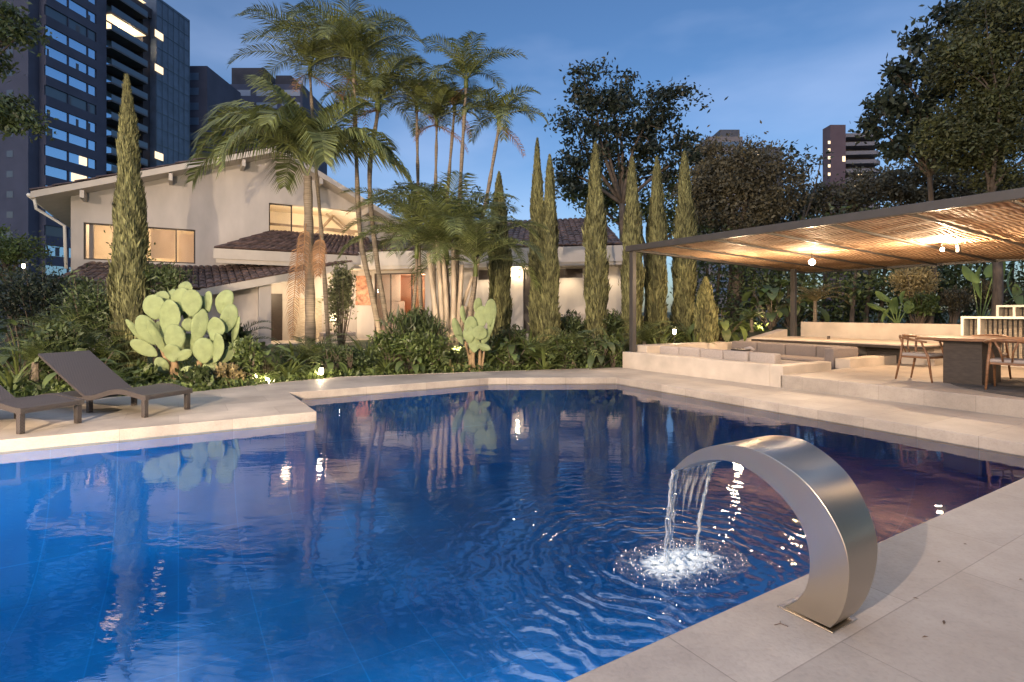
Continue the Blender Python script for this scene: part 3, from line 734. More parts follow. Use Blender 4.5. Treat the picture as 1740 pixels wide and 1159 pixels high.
# churned water: a small lumpy patch where both streams strike
def churn_mat():
    m, n, l, b = node_mat('churned_water'); n.remove(b)
    tc = n.new('ShaderNodeTexCoord'); nz = n.new('ShaderNodeTexNoise'); nz.inputs['Scale'].default_value = 16; nz.inputs['Detail'].default_value = 7; nz.inputs['Roughness'].default_value = .65; nz.inputs['Distortion'].default_value = 1.2
    l.new(tc.outputs['Object'], nz.inputs[0])
    at_ = n.new('ShaderNodeAttribute'); at_.attribute_name = 'foam'
    ad = n.new('ShaderNodeMath'); ad.operation = 'MULTIPLY_ADD'; ad.inputs[1].default_value = .42; l.new(at_.outputs['Fac'], ad.inputs[0]); l.new(nz.outputs[0], ad.inputs[2])
    mr = n.new('ShaderNodeMapRange'); mr.inputs[1].default_value = .62; mr.inputs[2].default_value = .86; mr.inputs[4].default_value = .85; l.new(ad.outputs[0], mr.inputs[0])
    bp = n.new('ShaderNodeBump'); bp.inputs['Distance'].default_value = .02; l.new(nz.outputs[0], bp.inputs['Height'])
    d = n.new('ShaderNodeBsdfDiffuse'); d.inputs[0].default_value = (.75, .87, .95, 1); l.new(bp.outputs[0], d.inputs['Normal'])
    g = n.new('ShaderNodeBsdfGlossy'); g.inputs['Roughness'].default_value = .02; l.new(bp.outputs[0], g.inputs['Normal'])
    t = n.new('ShaderNodeBsdfTransparent'); t.inputs[0].default_value = (.9, .96, 1, 1)
    fr = n.new('ShaderNodeFresnel'); fr.inputs[0].default_value = 1.4; l.new(bp.outputs[0], fr.inputs['Normal'])
    a = n.new('ShaderNodeMixShader'); l.new(fr.outputs[0], a.inputs[0]); l.new(t.outputs[0], a.inputs[1]); l.new(g.outputs[0], a.inputs[2])
    x = n.new('ShaderNodeMixShader'); l.new(mr.outputs[0], x.inputs[0]); l.new(a.outputs[0], x.inputs[1]); l.new(d.outputs[0], x.inputs[2]); l.new(x.outputs[0], n['Material Output'].inputs[0])
    return m
from mathutils import noise as mnoise
mid = (hits[0] + hits[1]) / 2; G = 90; Lx = .62; vs = []; fo = []
for i in range(G + 1):
    for j in range(G + 1):
        x = mid.x + Lx * (i / G * 2 - 1); y = mid.y + Lx * (j / G * 2 - 1)
        q = sum(math.exp(-(((x - h.x) / .17) ** 2 + ((y - h.y) / .15) ** 2)) for h in hits); edge = max(0, 1 - math.hypot(x - mid.x, y - mid.y) / Lx)
        r_ = min(math.hypot(x - h.x, y - h.y) for h in hits)
        z = -.127 + q * .022 * (mnoise.noise(Vector((x * 26, y * 26, 1))) + .25) + .006 * q * math.sin(r_ * 70) * edge
        vs.append((x, y, z if edge > 0 else -.14)); fo.append(min(1, q))
mb = MB().add(vs, [(i * (G + 1) + j, (i + 1) * (G + 1) + j, (i + 1) * (G + 1) + j + 1, i * (G + 1) + j + 1) for i in range(G) for j in range(G) if fo[i * (G + 1) + j] > .035])
o = mb.build('foam', churn_mat(), wf, smooth=True)
o.data.attributes.new('foam', 'FLOAT', 'POINT').data.foreach_set('value', fo)

# ---------------------------------------------------------------- sun loungers
def wicker_mat():
    m, n, l, b = node_mat('dark_wicker')
    tc = n.new('ShaderNodeTexCoord'); ck = n.new('ShaderNodeTexChecker'); ck.inputs['Scale'].default_value = 55
    ck.inputs['Color1'].default_value = (.022, .018, .018, 1); ck.inputs['Color2'].default_value = (.062, .050, .048, 1)
    l.new(tc.outputs['Object'], ck.inputs[0]); l.new(ck.outputs[0], b.inputs['Base Color']); b.inputs['Roughness'].default_value = .5
    bp = n.new('ShaderNodeBump'); bp.inputs['Strength'].default_value = .6; bp.inputs['Distance'].default_value = .004; l.new(ck.outputs['Fac'], bp.inputs['Height']); l.new(bp.outputs[0], b.inputs['Normal'])
    return m
wicker = wicker_mat()
def lounger(label):
    t = thing('sun_lounger', label, 'sun lounger', (0, 0, 0), group='wicker sun loungers on the pool deck')
    # local: x runs from foot end (0) to head (+), y across
    def prof(x):
        xs = [0, .12, .30, .48, .68, .90, 1.08, 1.2]; zs = [.285, .30, .335, .355, .335, .265, .225, .235]
        return float(np.interp(x, xs, zs)) 
    X_ = [i * 1.2 / 24 for i in range(25)]
    zz = [prof(x) for x in X_]; zz = [sum(zz[max(0, i - 2):i + 3]) / len(zz[max(0, i - 2):i + 3]) for i in range(25)]
    def band(y0, y1, dz0, dz1, xs=X_, zz=zz):
        mb = MB(); vs = []; n = len(xs)
        for x, z in zip(xs, zz): vs += [(x, y0, z + dz0), (x, y1, z + dz0), (x, y1, z + dz1), (x, y0, z + dz1)]
        fs = [(i * 4 + k, i * 4 + (k + 1) % 4, (i + 1) * 4 + (k + 1) % 4, (i + 1) * 4 + k) for i in range(n - 1) for k in range(4)]
        fs += [(3, 2, 1, 0), tuple((n - 1) * 4 + k for k in range(4))]
        return mb.add(vs, fs)
    band(-.285, .285, -.03, 0).build('seat', wicker, t, smooth=False)
    for s in (-1, 1): band(s * .32 - .033, s * .32 + .033, -.06, .006).build('side_rail', wicker, t)
    bx = [1.16 + .98 * i / 10 for i in range(11)]; bz = [.235 + .56 * (i / 10) ** 1.05 for i in range(11)]
    band(-.35, .35, -.035, .0, bx, bz).build('backrest', wicker, t)
    for x, zt in ((.06, .25), (1.12, .2)):
        for s in (-1, 1): MB().box((x, s * .315, zt / 2), (.06, .06, zt)).build('leg', wicker, t, bevel=.006)
    MB().box((.03, 0, .26), (.05, .64, .055)).build('front_rail', wicker, t, bevel=.006)
    MB().box6(None, (1.14, -.3, .17), (.95, 0, .0), (0, .6, 0), (0, 0, .03)).build('rear_frame', wicker, t)
    MB().tube([(1.85, -.2, .19), (1.65, -.2, .5)], .012, 6).build('prop', wicker, t)
    return t
lg = lounger('dark wicker sun lounger with raised backrest, nearer the garden')
def place_l(o, px1, py1, px2, py2, label):
    a, b = gp(px1, py1), gp(px2, py2); w = (b - a); L = Vector((-w.y, w.x, 0)).normalized(); c = (a + b) / 2
    o.location = (c.x, c.y, .002); o.rotation_euler = (0, 0, math.atan2(L.y, L.x)); o['label'] = label
place_l(lg, 251, 710, 324, 696, 'dark wicker sun lounger on the deck with its raised backrest in front of the plants')
l2 = copy_tree(lg); place_l(l2, 38, 738.6, 141, 719, 'dark wicker sun lounger cut off by the left frame edge')

# debris on the near deck
leafd = mat('dead_leaf', (.10, .06, .04), .8, var=.3)
random.seed(9)
for px, py in ((1556, 1017), (1604, 1058), (1572, 1083), (1640, 925), (1735, 985), (1596, 955)):
    p = gp(px, py, .004); a = random.uniform(0, 6.28); L = random.uniform(.010, .022); w_ = L * .3
    mb = MB(); d = Vector((math.cos(a), math.sin(a), 0)); s = Vector((-d.y, d.x, 0))
    mb.add([p - d * L, p - s * w_ + Vector((0, 0, .004)), p + d * L + Vector((0, 0, .003)), p + s * w_ + Vector((0, 0, .005)), p + Vector((0, 0, .001))], [(0, 1, 4), (1, 2, 4), (2, 3, 4), (3, 0, 4)])
    tag(mb.build('fallen_leaf', leafd), 'small dry leaf lying on the near stone deck', 'leaf', 'dry leaves scattered on the near deck')
t_ = gp(1316, 1062, .006)
mb = MB(); mb.tube([t_, t_ + Vector((.03, .008, .002)), t_ + Vector((.055, -.012, 0))], .0018, 5); mb.tube([t_ + Vector((.03, .008, .002)), t_ + Vector((.04, .03, 0))], .0014, 5)
tag(mb.build('twig', leafd), 'thin forked dark twig on the deck in front of the fountain base', 'twig')

# unseen wall and lamps added to light and mirror in steel and water
hs = thing('unseen_house', 'unseen cream house wall added left of the pool deck for reflections and warm light', 'house', (-12.5, -3, 0))
MB().box((-12.6, -3, 2.4), (.3, 13, 4.8)).build('wall', white_wall, hs)
MB().box((-11.6, -3, 4.9), (2.4, 13.4, .2)).build('roof', fascia_m, hs)
for y_ in (-7, -2.5, 2): 
    MB().box((-12.43, y_, 1.2), (.04, 1.3, 2.3)).build('door', dark_wood, hs); lamp('POINT', (-11.9, y_ + 1.6, 2.9), 240, (1, .76, .48), .15)
# ---------------------------------------------------------------- villa
HA = Vector((-15.4, 19.0, 0)); HN = Vector((SU, -CU, 0)); HU = Vector((CU, SU, 0))
def H(t, s, z=0.0): return HA + HU * t + HN * s + Vector((0, 0, z))
def hx(px, s=0.0):
    r = ray(px); return (r * (19 - CU * s) + 15.4 - SU * s) / (CU - r * SU)
def hz(px, py, s=0.0): return EYE + (HY - py) * H(hx(px, s), s).y / F
def hbox(mb, t0, t1, s0, s1, z0, z1): return mb.box6(None, H(t0, s0, z0), HU * (t1 - t0), HN * (s1 - s0), (0, 0, z1 - z0))

def tile_roof(mb, a, b, c, d, pitch=.24, row=.38):
    """a-b the eave, d-c the ridge: rows of half-round tiles"""
    a, b, c, d = map(Vector, (a, b, c, d)); nrm = (b - a).cross(d - a).normalized()
    if nrm.z < 0: nrm = -nrm
    nc = max(2, int((b - a).length / pitch)); nr = max(2, int(((d - a).length + (c - b).length) / 2 / row)); rnd = random.Random(4)
    for r in range(nr):
        for k in range(nc):
            q0, q1 = r / nr, min(1, (r + 1.12) / nr); u0, u1 = k / nc, (k + 1) / nc
            def P(u, q): return (a.lerp(b, u)).lerp(d.lerp(c, u), q)
            j = rnd.uniform(-.012, .012); vs = []
            for q, up in ((q0, .05), (q1, .015)):
                for m in range(5):
                    th = math.pi * m / 4; vs.append(P(u0 + (u1 - u0) * (.5 - .5 * math.cos(th)), q) + nrm * (up + j + .07 * math.sin(th)))
            mb.add(vs, [(m, m + 1, m + 6, m + 5) for m in range(4)] + [(0, 4, 3, 2, 1)])
    mb.add([a, b, c, d], [(0, 1, 2, 3)])
    return mb

villa = thing('villa', 'white villa with a pitched gable roof and lit windows behind the palms', 'house', H(6, 0, 0))
RT, RZ, SL, SR = 6.6, 8.0, .356, .50
def rtop(t): return RZ - (SL * (RT - t) if t < RT else SR * (t - RT))
op = [(hx(142), hx(332), 3.25, 4.56), (hx(457), hx(612), 4.66, 5.88)]
br = sorted([0, RT, 12.0] + [o[0] for o in op] + [o[1] for o in op]); mb = MB()
def strip(t0, t1, za0, za1, zb0, zb1):     # trapezoid strip of wall
    mb.prism([H(t0, 0, za0), H(t1, 0, za1), H(t1, 0, zb1), H(t0, 0, zb0)], HN * -.28)
for i in range(len(br) - 1):
    t0, t1 = br[i], br[i + 1]; o_ = [o for o in op if o[0] <= t0 + 1e-6 and o[1] >= t1 - 1e-6]
    if o_:
        strip(t0, t1, 1.9, 1.9, o_[0][2], o_[0][2]); strip(t0, t1, o_[0][3], o_[0][3], rtop(t0) - .2, rtop(t1) - .2)
    else: strip(t0, t1, 1.9, 1.9, rtop(t0) - .2, rtop(t1) - .2)
hbox(mb, 0, .28, -9, -.281, 1.9, rtop(0) - .2); hbox(mb, 11.72, 12.0, -9, -.281, 1.9, rtop(12) - .2)
mb.build('wall', white_wall, villa)
# roof slabs with the deep verge
mb = MB()
for t0, t1 in ((-.9, RT), (RT, 12.5)):
    mb.prism([H(t0, .95, rtop(t0) - .22), H(t1, .95, rtop(t1) - .22), H(t1, .95, rtop(t1)), H(t0, .95, rtop(t0))], HN * -10.4)
rf = mb.build('roof', fascia_m, villa)
mb = MB()
for t in (.35, 2.9, 5.3, 8.2, 10.2): hbox(mb, t, t + .12, .0, .9, rtop(t) - .50, rtop(t) - .24)
mb.build('rafter_ends', fascia_m, villa)
mb = MB(); tile_roof(mb, H(-.92, 0.9, rtop(-.9) + .01), H(-.92, -9.4, rtop(-.9) + .01), H(RT, -9.4, RZ + .01), H(RT, 0.9, RZ + .01), .3, .6)
mb.build('roof_tiles', tile_m, villa)
g = MB().tube([H(-.95, -4, rtop(-.9) - .12), H(-.95, .9, rtop(-.9) - .12)], .07, 8).build('gutter', white_paint, villa, smooth=True)
MB().tube([H(-.85, .75, rtop(-.9) - .15), H(-.82, .6, rtop(-.9) - .5), H(-.16, .08, rtop(-.9) - .95), H(-.12, .06, 2.9)], .05, 8).build('downpipe', white_paint, villa, smooth=True)
def window(t0, t1, z0, z1, mull, s=-.08, parent=None, fw=.05, m=None):
    f = MB(); m = m or dark_wood
    hbox(f, t0, t1, s - .06, s, z0, z0 + fw); hbox(f, t0, t1, s - .06, s, z1 - fw, z1)
    for t in [t0] + mull + [t1 - fw]: hbox(f, t, t + fw, s - .058, s - .002, z0 + fw, z1 - fw)
    w = f.build('window', m, parent or villa)
    g = MB(); hbox(g, t0 + fw, t1 - fw, s - .035, s - .028, z0 + fw, z1 - fw)
    p = g.build('pane', pane_m, w)
    return w
o1, o2 = op
w1 = window(o1[0], o1[1], o1[2], o1[3], [hx(205), hx(298)])
def room(t0, t1, s0, s1, z0, z1, m):      # open-fronted interior shell
    mb = MB(); e = .05
    hbox(mb, t0, t1, s1 - e, s1, z0, z1); hbox(mb, t0, t1, s1 + .001, s0, z0 - e, z0); hbox(mb, t0, t1, s1 + .001, s0, z1, z1 + e)
    hbox(mb, t0 - e, t0, s1, s0, z0 - e, z1 + e); hbox(mb, t1, t1 + e, s1, s0, z0 - e, z1 + e); return mb
warm_wall = mat('warm_interior_wall', (.74, .66, .54), .85, var=.08, scale=1)
peach = mat('peach_interior_wall', (.70, .44, .33), .85, var=.1, scale=1)
room(.2, 5, -.3, -3.6, 2.9, 5.0, warm_wall).build('upper_room', warm_wall, villa)
mb = MB(); hbox(mb, hx(256), hx(297), -.2, -.19, 3.42, 4.5); hbox(mb, hx(304), hx(330), -.2, -.19, 3.31, 4.38); mb.build('roller_blind', blind_m, villa)
mb = MB(); hbox(mb, hx(150), hx(157), -.5, -.2, 3.0, 4.8); hbox(mb, 1.0, 1.5, -3.5, -3.4, 2.95, 4.6); mb.build('curtain', cushion_l, villa)
lamp('POINT', H(1.3, -1.7, 4.6), 60, (1, .72, .45), .15)
lamp('POINT', H(3.2, -.9, 3.9), 60, (1, .72, .45), .15)
# gallery opening with timber truss
room(o2[0] - .3, o2[1] + .6, -.3, -4.5, 4.3, 6.3, warm_wall).build('gallery', warm_wall, villa)
window(o2[0], hx(497), o2[2], o2[3], [], parent=villa)
mb = MB()
def bar(a, b, w=.09):
    a, b = Vector(a), Vector(b); mb.tube([a, b], w / 1.4, 4)
xa, xb, xm = hx(542), hx(612), hx(575)
bar(H(xa, -.9, 4.75), H(xm, -.9, 5.75)); bar(H(xm, -.9, 5.75), H(xb, -.9, 4.95)); bar(H(xa, -.9, 5.1), H(xb, -.9, 5.0)); bar(H(xa + .5, -.9, 5.8), H(xb, -.9, 4.75)); bar(H(o2[0], -.9, 5.15), H(xb + .3, -.9, 5.1))
mb.build('timber_truss', mat('pale_timber', (.42, .32, .22), .6, var=.2, scale=6), villa)
mb = MB(); hbox(mb, o2[0], o2[1], -.15, .02, o2[2] - .06, o2[2] - .001); mb.build('sill', dark_wood, villa)
lamp('POINT', H(8.8, -1.6, 5.5), 85, (1, .80, .56), .2)
lamp('POINT', H(7.2, -1.2, 5.3), 25, (1, .76, .48), .2)
# upper skirt roof with cream gutter board
t_l, t_r = hx(362, 1.25), hx(640, 1.25)
zf0, zf1 = hz(500, 452, 1.25), hz(500, 429, 1.25)
mb = MB(); tile_roof(mb, H(t_l + .1, 1.2, zf1), H(t_r, 1.2, zf1), H(t_r, .02, zf1 + .95), H(t_l + 2.3, .02, zf1 + .95)); 
tile_roof(mb, H(t_l + .1, .02, zf1), H(t_l + .1, 1.2, zf1), H(t_l + 2.3, .03, zf1 + .95), H(t_l + 2.3, .02, zf1 + .95), .3, .5)
mb.build('skirt_roof', tile_m, villa)
mb = MB(); hbox(mb, t_l, t_r, 1.2, 1.26, zf0 + .16, zf1); hbox(mb, t_l + .1, t_r, 1.1, 1.199, zf0, zf0 + .15); hbox(mb, t_l + .2, t_r, .02, 1.198, zf0 + .151, zf0 + .17); mb.build('gutter_board', fascia_m, villa)
# lower tiled lean-to along the front
SE = 2.5
def low_eave(px): return hz(px, 489, SE)
ta, tb = hx(70, SE), hx(600, SE); tm = hx(352, SE)
mb = MB()
tile_roof(mb, H(ta, SE, low_eave(90) - .02), H(tm, SE, low_eave(90) + .02), H(tm, .02, 3.12), H(ta + .9, .02, 3.12))
# rising part over the porch
zr0, zr1 = hz(352, 492, SE), hz(600, 446, SE)
tile_roof(mb, H(tm, SE, zr0), H(tb, SE, zr1), H(tb, .02, zr1 + .15), H(tm, .02, 3.14))
mb.build('porch_roof', tile_m, villa)
mb = MB(); mb.prism([H(tm - .2, SE + .02, zr0 - .26), H(tb, SE + .02, zr1 - .26), H(tb, SE + .02, zr1 + .02), H(tm - .2, SE + .02, zr0 + .02)], HN * -.12)
hbox(mb, ta, tm - .2, SE - .1, SE + .02, low_eave(90) - .2, low_eave(90) - .0)
mb.build('eave_beam', fascia_m, villa)
mb = MB(); hbox(mb, ta + .8, hx(352, 1.9), 1.6, 1.9, -.1, 2.25)
mb.prism([H(hx(352, 1.9), 1.9, -.1), H(hx(440, 1.9), 1.9, -.1), H(hx(440, 1.9), 1.9, 2.45), H(hx(352, 1.9), 1.9, 2.2)], HN * -.3)
hbox(mb, 1.9, 12.2, -.3, -.02, -.1, 1.89)
mb.build('lower_wall', white_wall, villa)
mb = MB(); hbox(mb, hx(440, 2.35), hx(461, 2.35), 1.95, 2.35, -.1, 2.5); mb.build('pillar', white_wall, villa, bevel=.02)
mb = MB(); hbox(mb, hx(461, .1), hx(480, .1), .0, .06, .2, 2.15); mb.build('dark_shutter', dark_wood, villa)
mb = MB(); hbox(mb, hx(500, .2), hx(548, .2), .02, .08, .2, 2.0); mb.build('slatted_screen', slat_m, villa)
mb = MB(); hbox(mb, hx(330, .2), 13.0, -.2, 2.6, -.1, .22); mb.build('porch_floor', stone, villa)
lamp('POINT', H(hx(470, 1.2), 1.25, 2.15), 60, (1, .74, .46), .1)
lamp('POINT', H(hx(575, 1.2), 1.25, 2.4), 75, (1, .74, .46), .1)
lamp('POINT', H(1.2, 3.2, 1.2), 14, (1, .74, .46), .1)
# porch furniture
db = thing('daybed', 'low pale cushioned daybed on the villa porch behind the palms', 'daybed', H(hx(572, 1.6), 1.6, .22))
mb = MB(); hbox(mb, hx(545, 1.6), hx(602, 1.6), 1.2, 2.0, .23, .42); mb.build('base', slat_m, db, bevel=.02)
mb = MB(); hbox(mb, hx(546, 1.6), hx(601, 1.6), 1.22, 1.98, .42, .58); mb.build('mattress', cushion_l, db, bevel=.05)
tl = thing('table_lamp', 'small glowing lamp on the villa porch beside the daybed', 'lamp', H(hx(566, .8), .8, .6))
MB().tube([H(hx(566, .8), .8, .225), H(hx(566, .8), .8, 1.0)], [.14, .10], 10).build('base', stone, tl)
MB().tube([H(hx(566, .8), .8, 1.02), H(hx(566, .8), .8, 1.32)], [.13, .10], 14).build('lamp_shade', mat('glowing_shade', (1, .9, .7), .5, emit=(1, .78, .48), estr=5), tl, smooth=True)
lamp('POINT', H(hx(566, .8), 1.05, 1.2), 18, (1, .74, .46), .1)

# ---------------------------------------------------------------- garden wing
WA = Vector((-5.8, 22.9, 0)); WU = Vector((.9746, -.2242, 0)); WN = Vector((-.2242, -.9746, 0))
def W(t, s, z=0.0): return WA + WU * t + WN * s + Vector((0, 0, z))
def wx(px, s=0.0):
    r = ray(px); A_ = WA + WN * s; return (r * A_.y - A_.x) / (WU.x - r * WU.y)
def wz(px, py, s=0.0): return EYE + (HY - py) * W(wx(px, s), s).y / F
def wbox(mb, t0, t1, s0, s1, z0, z1): return mb.box6(None, W(t0, s0, z0), WU * (t1 - t0), WN * (s1 - s0), (0, 0, z1 - z0))
wing = thing('garden_wing', 'low white flat-fronted house wing with dark tiled roof behind the cypresses', 'house', W(5, -3, 0))
tl_, tr_ = wx(585), wx(1060)
mb = MB(); wbox(mb, tl_, tr_, -.12, 0, 3.32, 3.93); wbox(mb, tl_, tr_, -1.4, -.06, 3.2, 3.319); wbox(mb, tr_ - .12, tr_, -7, -.121, 3.32, 3.93); mb.build('fascia', fascia_m, wing)
SW = -1.05
ops = [(wx(636, SW), wx(722, SW), .25, 3.1), (wx(812, SW), wx(836, SW), 2.75, 3.16), (wx(889, SW), wx(906, SW), .5, 3.16), (wx(940, SW), wx(990, SW), 2.78, 3.16), (wx(1133, SW), wx(1145, SW), .9, 2.9)]
ee = sorted(set([wx(590, SW), wx(1060, SW)] + [q for o in ops[:4] for q in o[:2]])); mb = MB()
for i in range(len(ee) - 1):
    a, b2 = ee[i], ee[i + 1]; q = [o for o in ops if o[0] <= a + 1e-6 and o[1] >= b2 - 1e-6]
    if q:
        wbox(mb, a, b2, SW - .25, SW, -.1, q[0][2]); wbox(mb, a, b2, SW - .25, SW, q[0][3], 3.2)
    else: wbox(mb, a, b2, SW - .25, SW, -.1, 3.2)
wbox(mb, ee[-1] - .25, ee[-1], -8, SW - .251, -.1, 3.2)
mb.build('wall', white_wall, wing)
mb = MB(); wbox(mb, wx(905, SW), wx(1052, SW), SW + .001, SW + .3, -.1, 1.33); mb.build('plinth', stone, wing, bevel=.01)
mb = MB(); tile_roof(mb, W(tl_ + .3, -.1, 3.94), W(tr_ - .1, -.1, 3.94), W(tr_ - 1.3, -5.2, 5.85), W(tl_ + .3, -5.2, 5.85), .27, .42)
tile_roof(mb, W(tr_ - .1, -.1, 3.94), W(tr_ - .1, -8, 3.94), W(tr_ - 1.3, -5.3, 5.85), W(tr_ - 1.3, -5.2, 5.85), .3, .5)
mb.build('roof', tile_m, wing)
def wwin(o, mull=(), m=None, inner=None):
    f = MB(); fw = .05; s = SW - .1
    wbox(f, o[0], o[1], s - .06, s, o[2], o[2] + fw); wbox(f, o[0], o[1], s - .06, s, o[3] - fw, o[3])
    for t in [o[0]] + list(mull) + [o[1] - fw]: wbox(f, t, t + fw, s - .058, s - .002, o[2] + fw, o[3] - fw)
    w = f.build('window', dark_wood, wing); g = MB(); wbox(g, o[0] + fw, o[1] - fw, s - .035, s - .028, o[2] + fw, o[3] - fw)
    g.build('pane', m or pane_m, w)
wwin(ops[0], [wx(661, SW), wx(697, SW)])
dimpane = glass('dark_window_glass', (.045, .028, .02), .45, .15)
wwin(ops[1], m=dimpane); wwin(ops[3], [wx(957, SW)], m=dimpane)
mb = MB(); wbox(mb, ops[2][0], ops[2][1], SW - .2, SW - .12, .5, 3.16); mb.build('door', dark_wood, wing)
mb = MB()
wbox(mb, ops[0][0] - .5, ops[0][1] + .4, -4.6, -4.55, .2, 3.2); wbox(mb, ops[0][0] - .5, ops[0][1] + .4, -4.549, SW - .26, .15, .2); wbox(mb, ops[0][0] - .5, ops[0][1] + .4, -4.549, SW - .26, 3.15, 3.2)
wbox(mb, ops[0][0] - .55, ops[0][0] - .5, -4.6, SW - .26, .15, 3.2); wbox(mb, ops[0][1] + .4, ops[0][1] + .45, -4.6, SW - .26, .15, 3.2)
mb.build('living_room', peach, wing)
mb = MB(); wbox(mb, wx(700, -3), wx(719, -3), -3.2, -3.1, .2, 2.5); mb.build('inner_door', wood, wing)
lamp('POINT', W(1.3, -2.6, 2.7), 85, (1, .74, .46), .15)
# abstract wall panel left of the doors
redm = mat('terracotta_panel', (.42, .15, .08), .6, var=.5, scale=6, col2=(.62, .32, .2))
mb = MB(); wbox(mb, wx(604, SW), wx(631, SW), SW + .002, SW + .05, 1.7, 3.0); tag(mb.build('wall_panel', redm), 'terracotta coloured panel hanging on the white wall left of the glazed doors', 'wall panel')
# wall light
p = W(wx(882, SW), SW + .14, 3.0)
wlm = thing('wall_light', 'bright wall light under the cream fascia between two cypresses', 'lamp', p)
MB().tube([p + Vector((0, 0, -.1)), p + Vector((0, 0, .1))], .045, 12).build('glass_tube', mat('lit_tube', (1, .95, .8), .4, emit=(1, .8, .5), estr=14), wlm, smooth=True)
mb = MB(); mb.box6(None, p - WN * .135 + Vector((0, 0, -.06)) - WU * .03, WU * .06, WN * .09, (0, 0, .12)); mb.build('bracket', steel_beam, wlm)
lamp('POINT', p + WN * .2, 26, (1, .76, .48), .05)
lamp('SPOT', W(wx(965, SW), SW + .7, 3.15), 60, (1, .76, .48), .05, W(wx(965, SW), SW + .1, 1.2), 110, .8)  # fill spots added under the fascia, without fixtures
lamp('SPOT', W(wx(825, SW), SW + .7, 3.15), 45, (1, .76, .48), .05, W(wx(825, SW), SW + .1, 1.2), 110, .8)
lamp('SPOT', W(wx(1040, SW), SW + .7, 3.15), 45, (1, .76, .48), .05, W(wx(1040, SW), SW + .1, 1.2), 110, .8)

# ---------------------------------------------------------------- apartment towers
TW_D = Vector((.14, .99, 0)).normalized(); TW_N = Vector((.99, -.14, 0)).normalized()
Q0 = Vector((-70.2, 82, 0))
def T(t, s, z=0): return Q0 + TW_D * t + TW_N * s + Vector((0, 0, z))
def tx(px, s=0):
    r = ray(px); A_ = Q0 + TW_N * s; return (A_.x - r * A_.y) / (r * TW_D.y - TW_D.x)
def tbox(mb, t0, t1, s0, s1, z0, z1): return mb.box6(None, T(t0, s0, z0), TW_D * (t1 - t0), TW_N * (s1 - s0), (0, 0, z1 - z0))
FH = 3.02
tw = thing('apartment_tower', 'tall dark brick apartment tower with blue ribbon windows at the left edge', 'apartment tower', T(12, -12))
t165, t180, t258, t315 = tx(164), tx(181), tx(258), tx(315)
mb = MB(); tbox(mb, .001, t165, -22, -.30, 0, 61)            # core
tbox(mb, t165, t180, -22, 0, 0, 61); 
NFL = 20
zs0 = EYE + (HY - 41.5) * 82 / F
floors = [zs0 - FH * k for k in range(-3, 17)]               # tops of the ribbon windows
zt = 61
for z in [f for f in floors]:
    if z + .0 < 61: tbox(mb, 0, t165 - .001, -.299, 0, z, min(61, z + FH - 1.55))
tbox(mb, 0, t165 - .001, -.299, 0, 0, floors[-1] - 1.55)
for c in (tx(116), tx(149)): tbox(mb, c, c + .18, -.298, -.05, 0, 60.9)
# end wall towards the camera
mb2 = mb
mb.build('brick_wall', brick, tw)
for z in floors:
    gl_ = MB(); tbox(gl_, .1, t165 - .05, -.22, -.18, z - 1.55, z); gl_.build('ribbon_window', dim_glass if floors.index(z) in (2, 6, 13) else tower_glass, tw)
    q_ = random.Random(int(z * 10))
    for c_ in (.3, 1.6, 3.6, 5.0, 7.0):
        if q_.random() < .3: w_ = q_.uniform(.3, .9); cu = MB(); tbox(cu, c_, min(c_ + w_, t165 - .3), -.175, -.165, z - 1.5, z - q_.uniform(.05, .7)); cu.build('curtain', concrete, tw)
gm = MB()
for z in floors:
    for c in (tx(116), tx(149)): tbox(gm, c, c + .1, -.18, -.12, z - 1.55, z)
gm.build('mullions', concrete, tw)
for k, (a, b2) in ((10, (136, 151)), (11, (123, 149))):
    z = floors[k - 1]; m1 = MB(); tbox(m1, tx(a), tx(b2), -.17, -.14, z - 1.4, z - .1); m1.build('lit_window', lit_m, tw)
# end wall (faces the camera) with small windows
mb = MB(); EW = -TW_N
def ebox(mb, e0, e1, d0, d1, z0, z1): return mb.box6(None, T(0, 0, z0) - TW_N * e0 - TW_D * d0, -TW_N * (e1 - e0), -TW_D * (d1 - d0), (0, 0, z1 - z0))
ebox(mb, 1.2, 24, 0, 1.6, 0, 61.02); mb.build('end_wall', brick, tw)
mb = MB(); sw = MB()
for k in range(18):
    z = 3.3 + k * FH; mb = MB()
    ebox(mb, 3.8, 4.9, 1.601, 1.63, z, z + .95)
    mb.build('small_window', dim_glass, tw)
# recessed balconies
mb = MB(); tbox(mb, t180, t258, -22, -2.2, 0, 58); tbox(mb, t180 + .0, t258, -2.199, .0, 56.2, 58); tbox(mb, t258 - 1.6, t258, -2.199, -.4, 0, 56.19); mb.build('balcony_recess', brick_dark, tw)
bal = [(41.5, 1), (76, 0), (101, 1)]
for k in range(18):
    z = 55.6 - k * FH; lit = k in (4 - 4, 2)
    mb = MB(); tbox(mb, t180 + .3, t258 - 1.7, -2.19, .7, z - .3, z - .0)
    b_o = mb.build('balcony', concrete, tw)
    mb = MB(); tbox(mb, t180 + .3, t258 - 1.7, .62, .68, z + .001, z + .95); mb.build('balustrade', dim_glass, b_o)
    mb = MB(); tbox(mb, t180 + .6, t258 - 2.2, -2.19, -2.1, z + .1, z + 2.3); mb.build('window', lit_m if lit else tower_glass, tw)
    if lit:
        mb = MB(); tbox(mb, t180 + .6, t258 - 1.72, -2.0, .3, z + 2.58, z + 2.64); mb.build('lit_ceiling', lit_m, tw)
        lamp('POINT', T((t180 + t258) / 2, -.8, z + 1.9), 260, (1, .8, .5), .2)
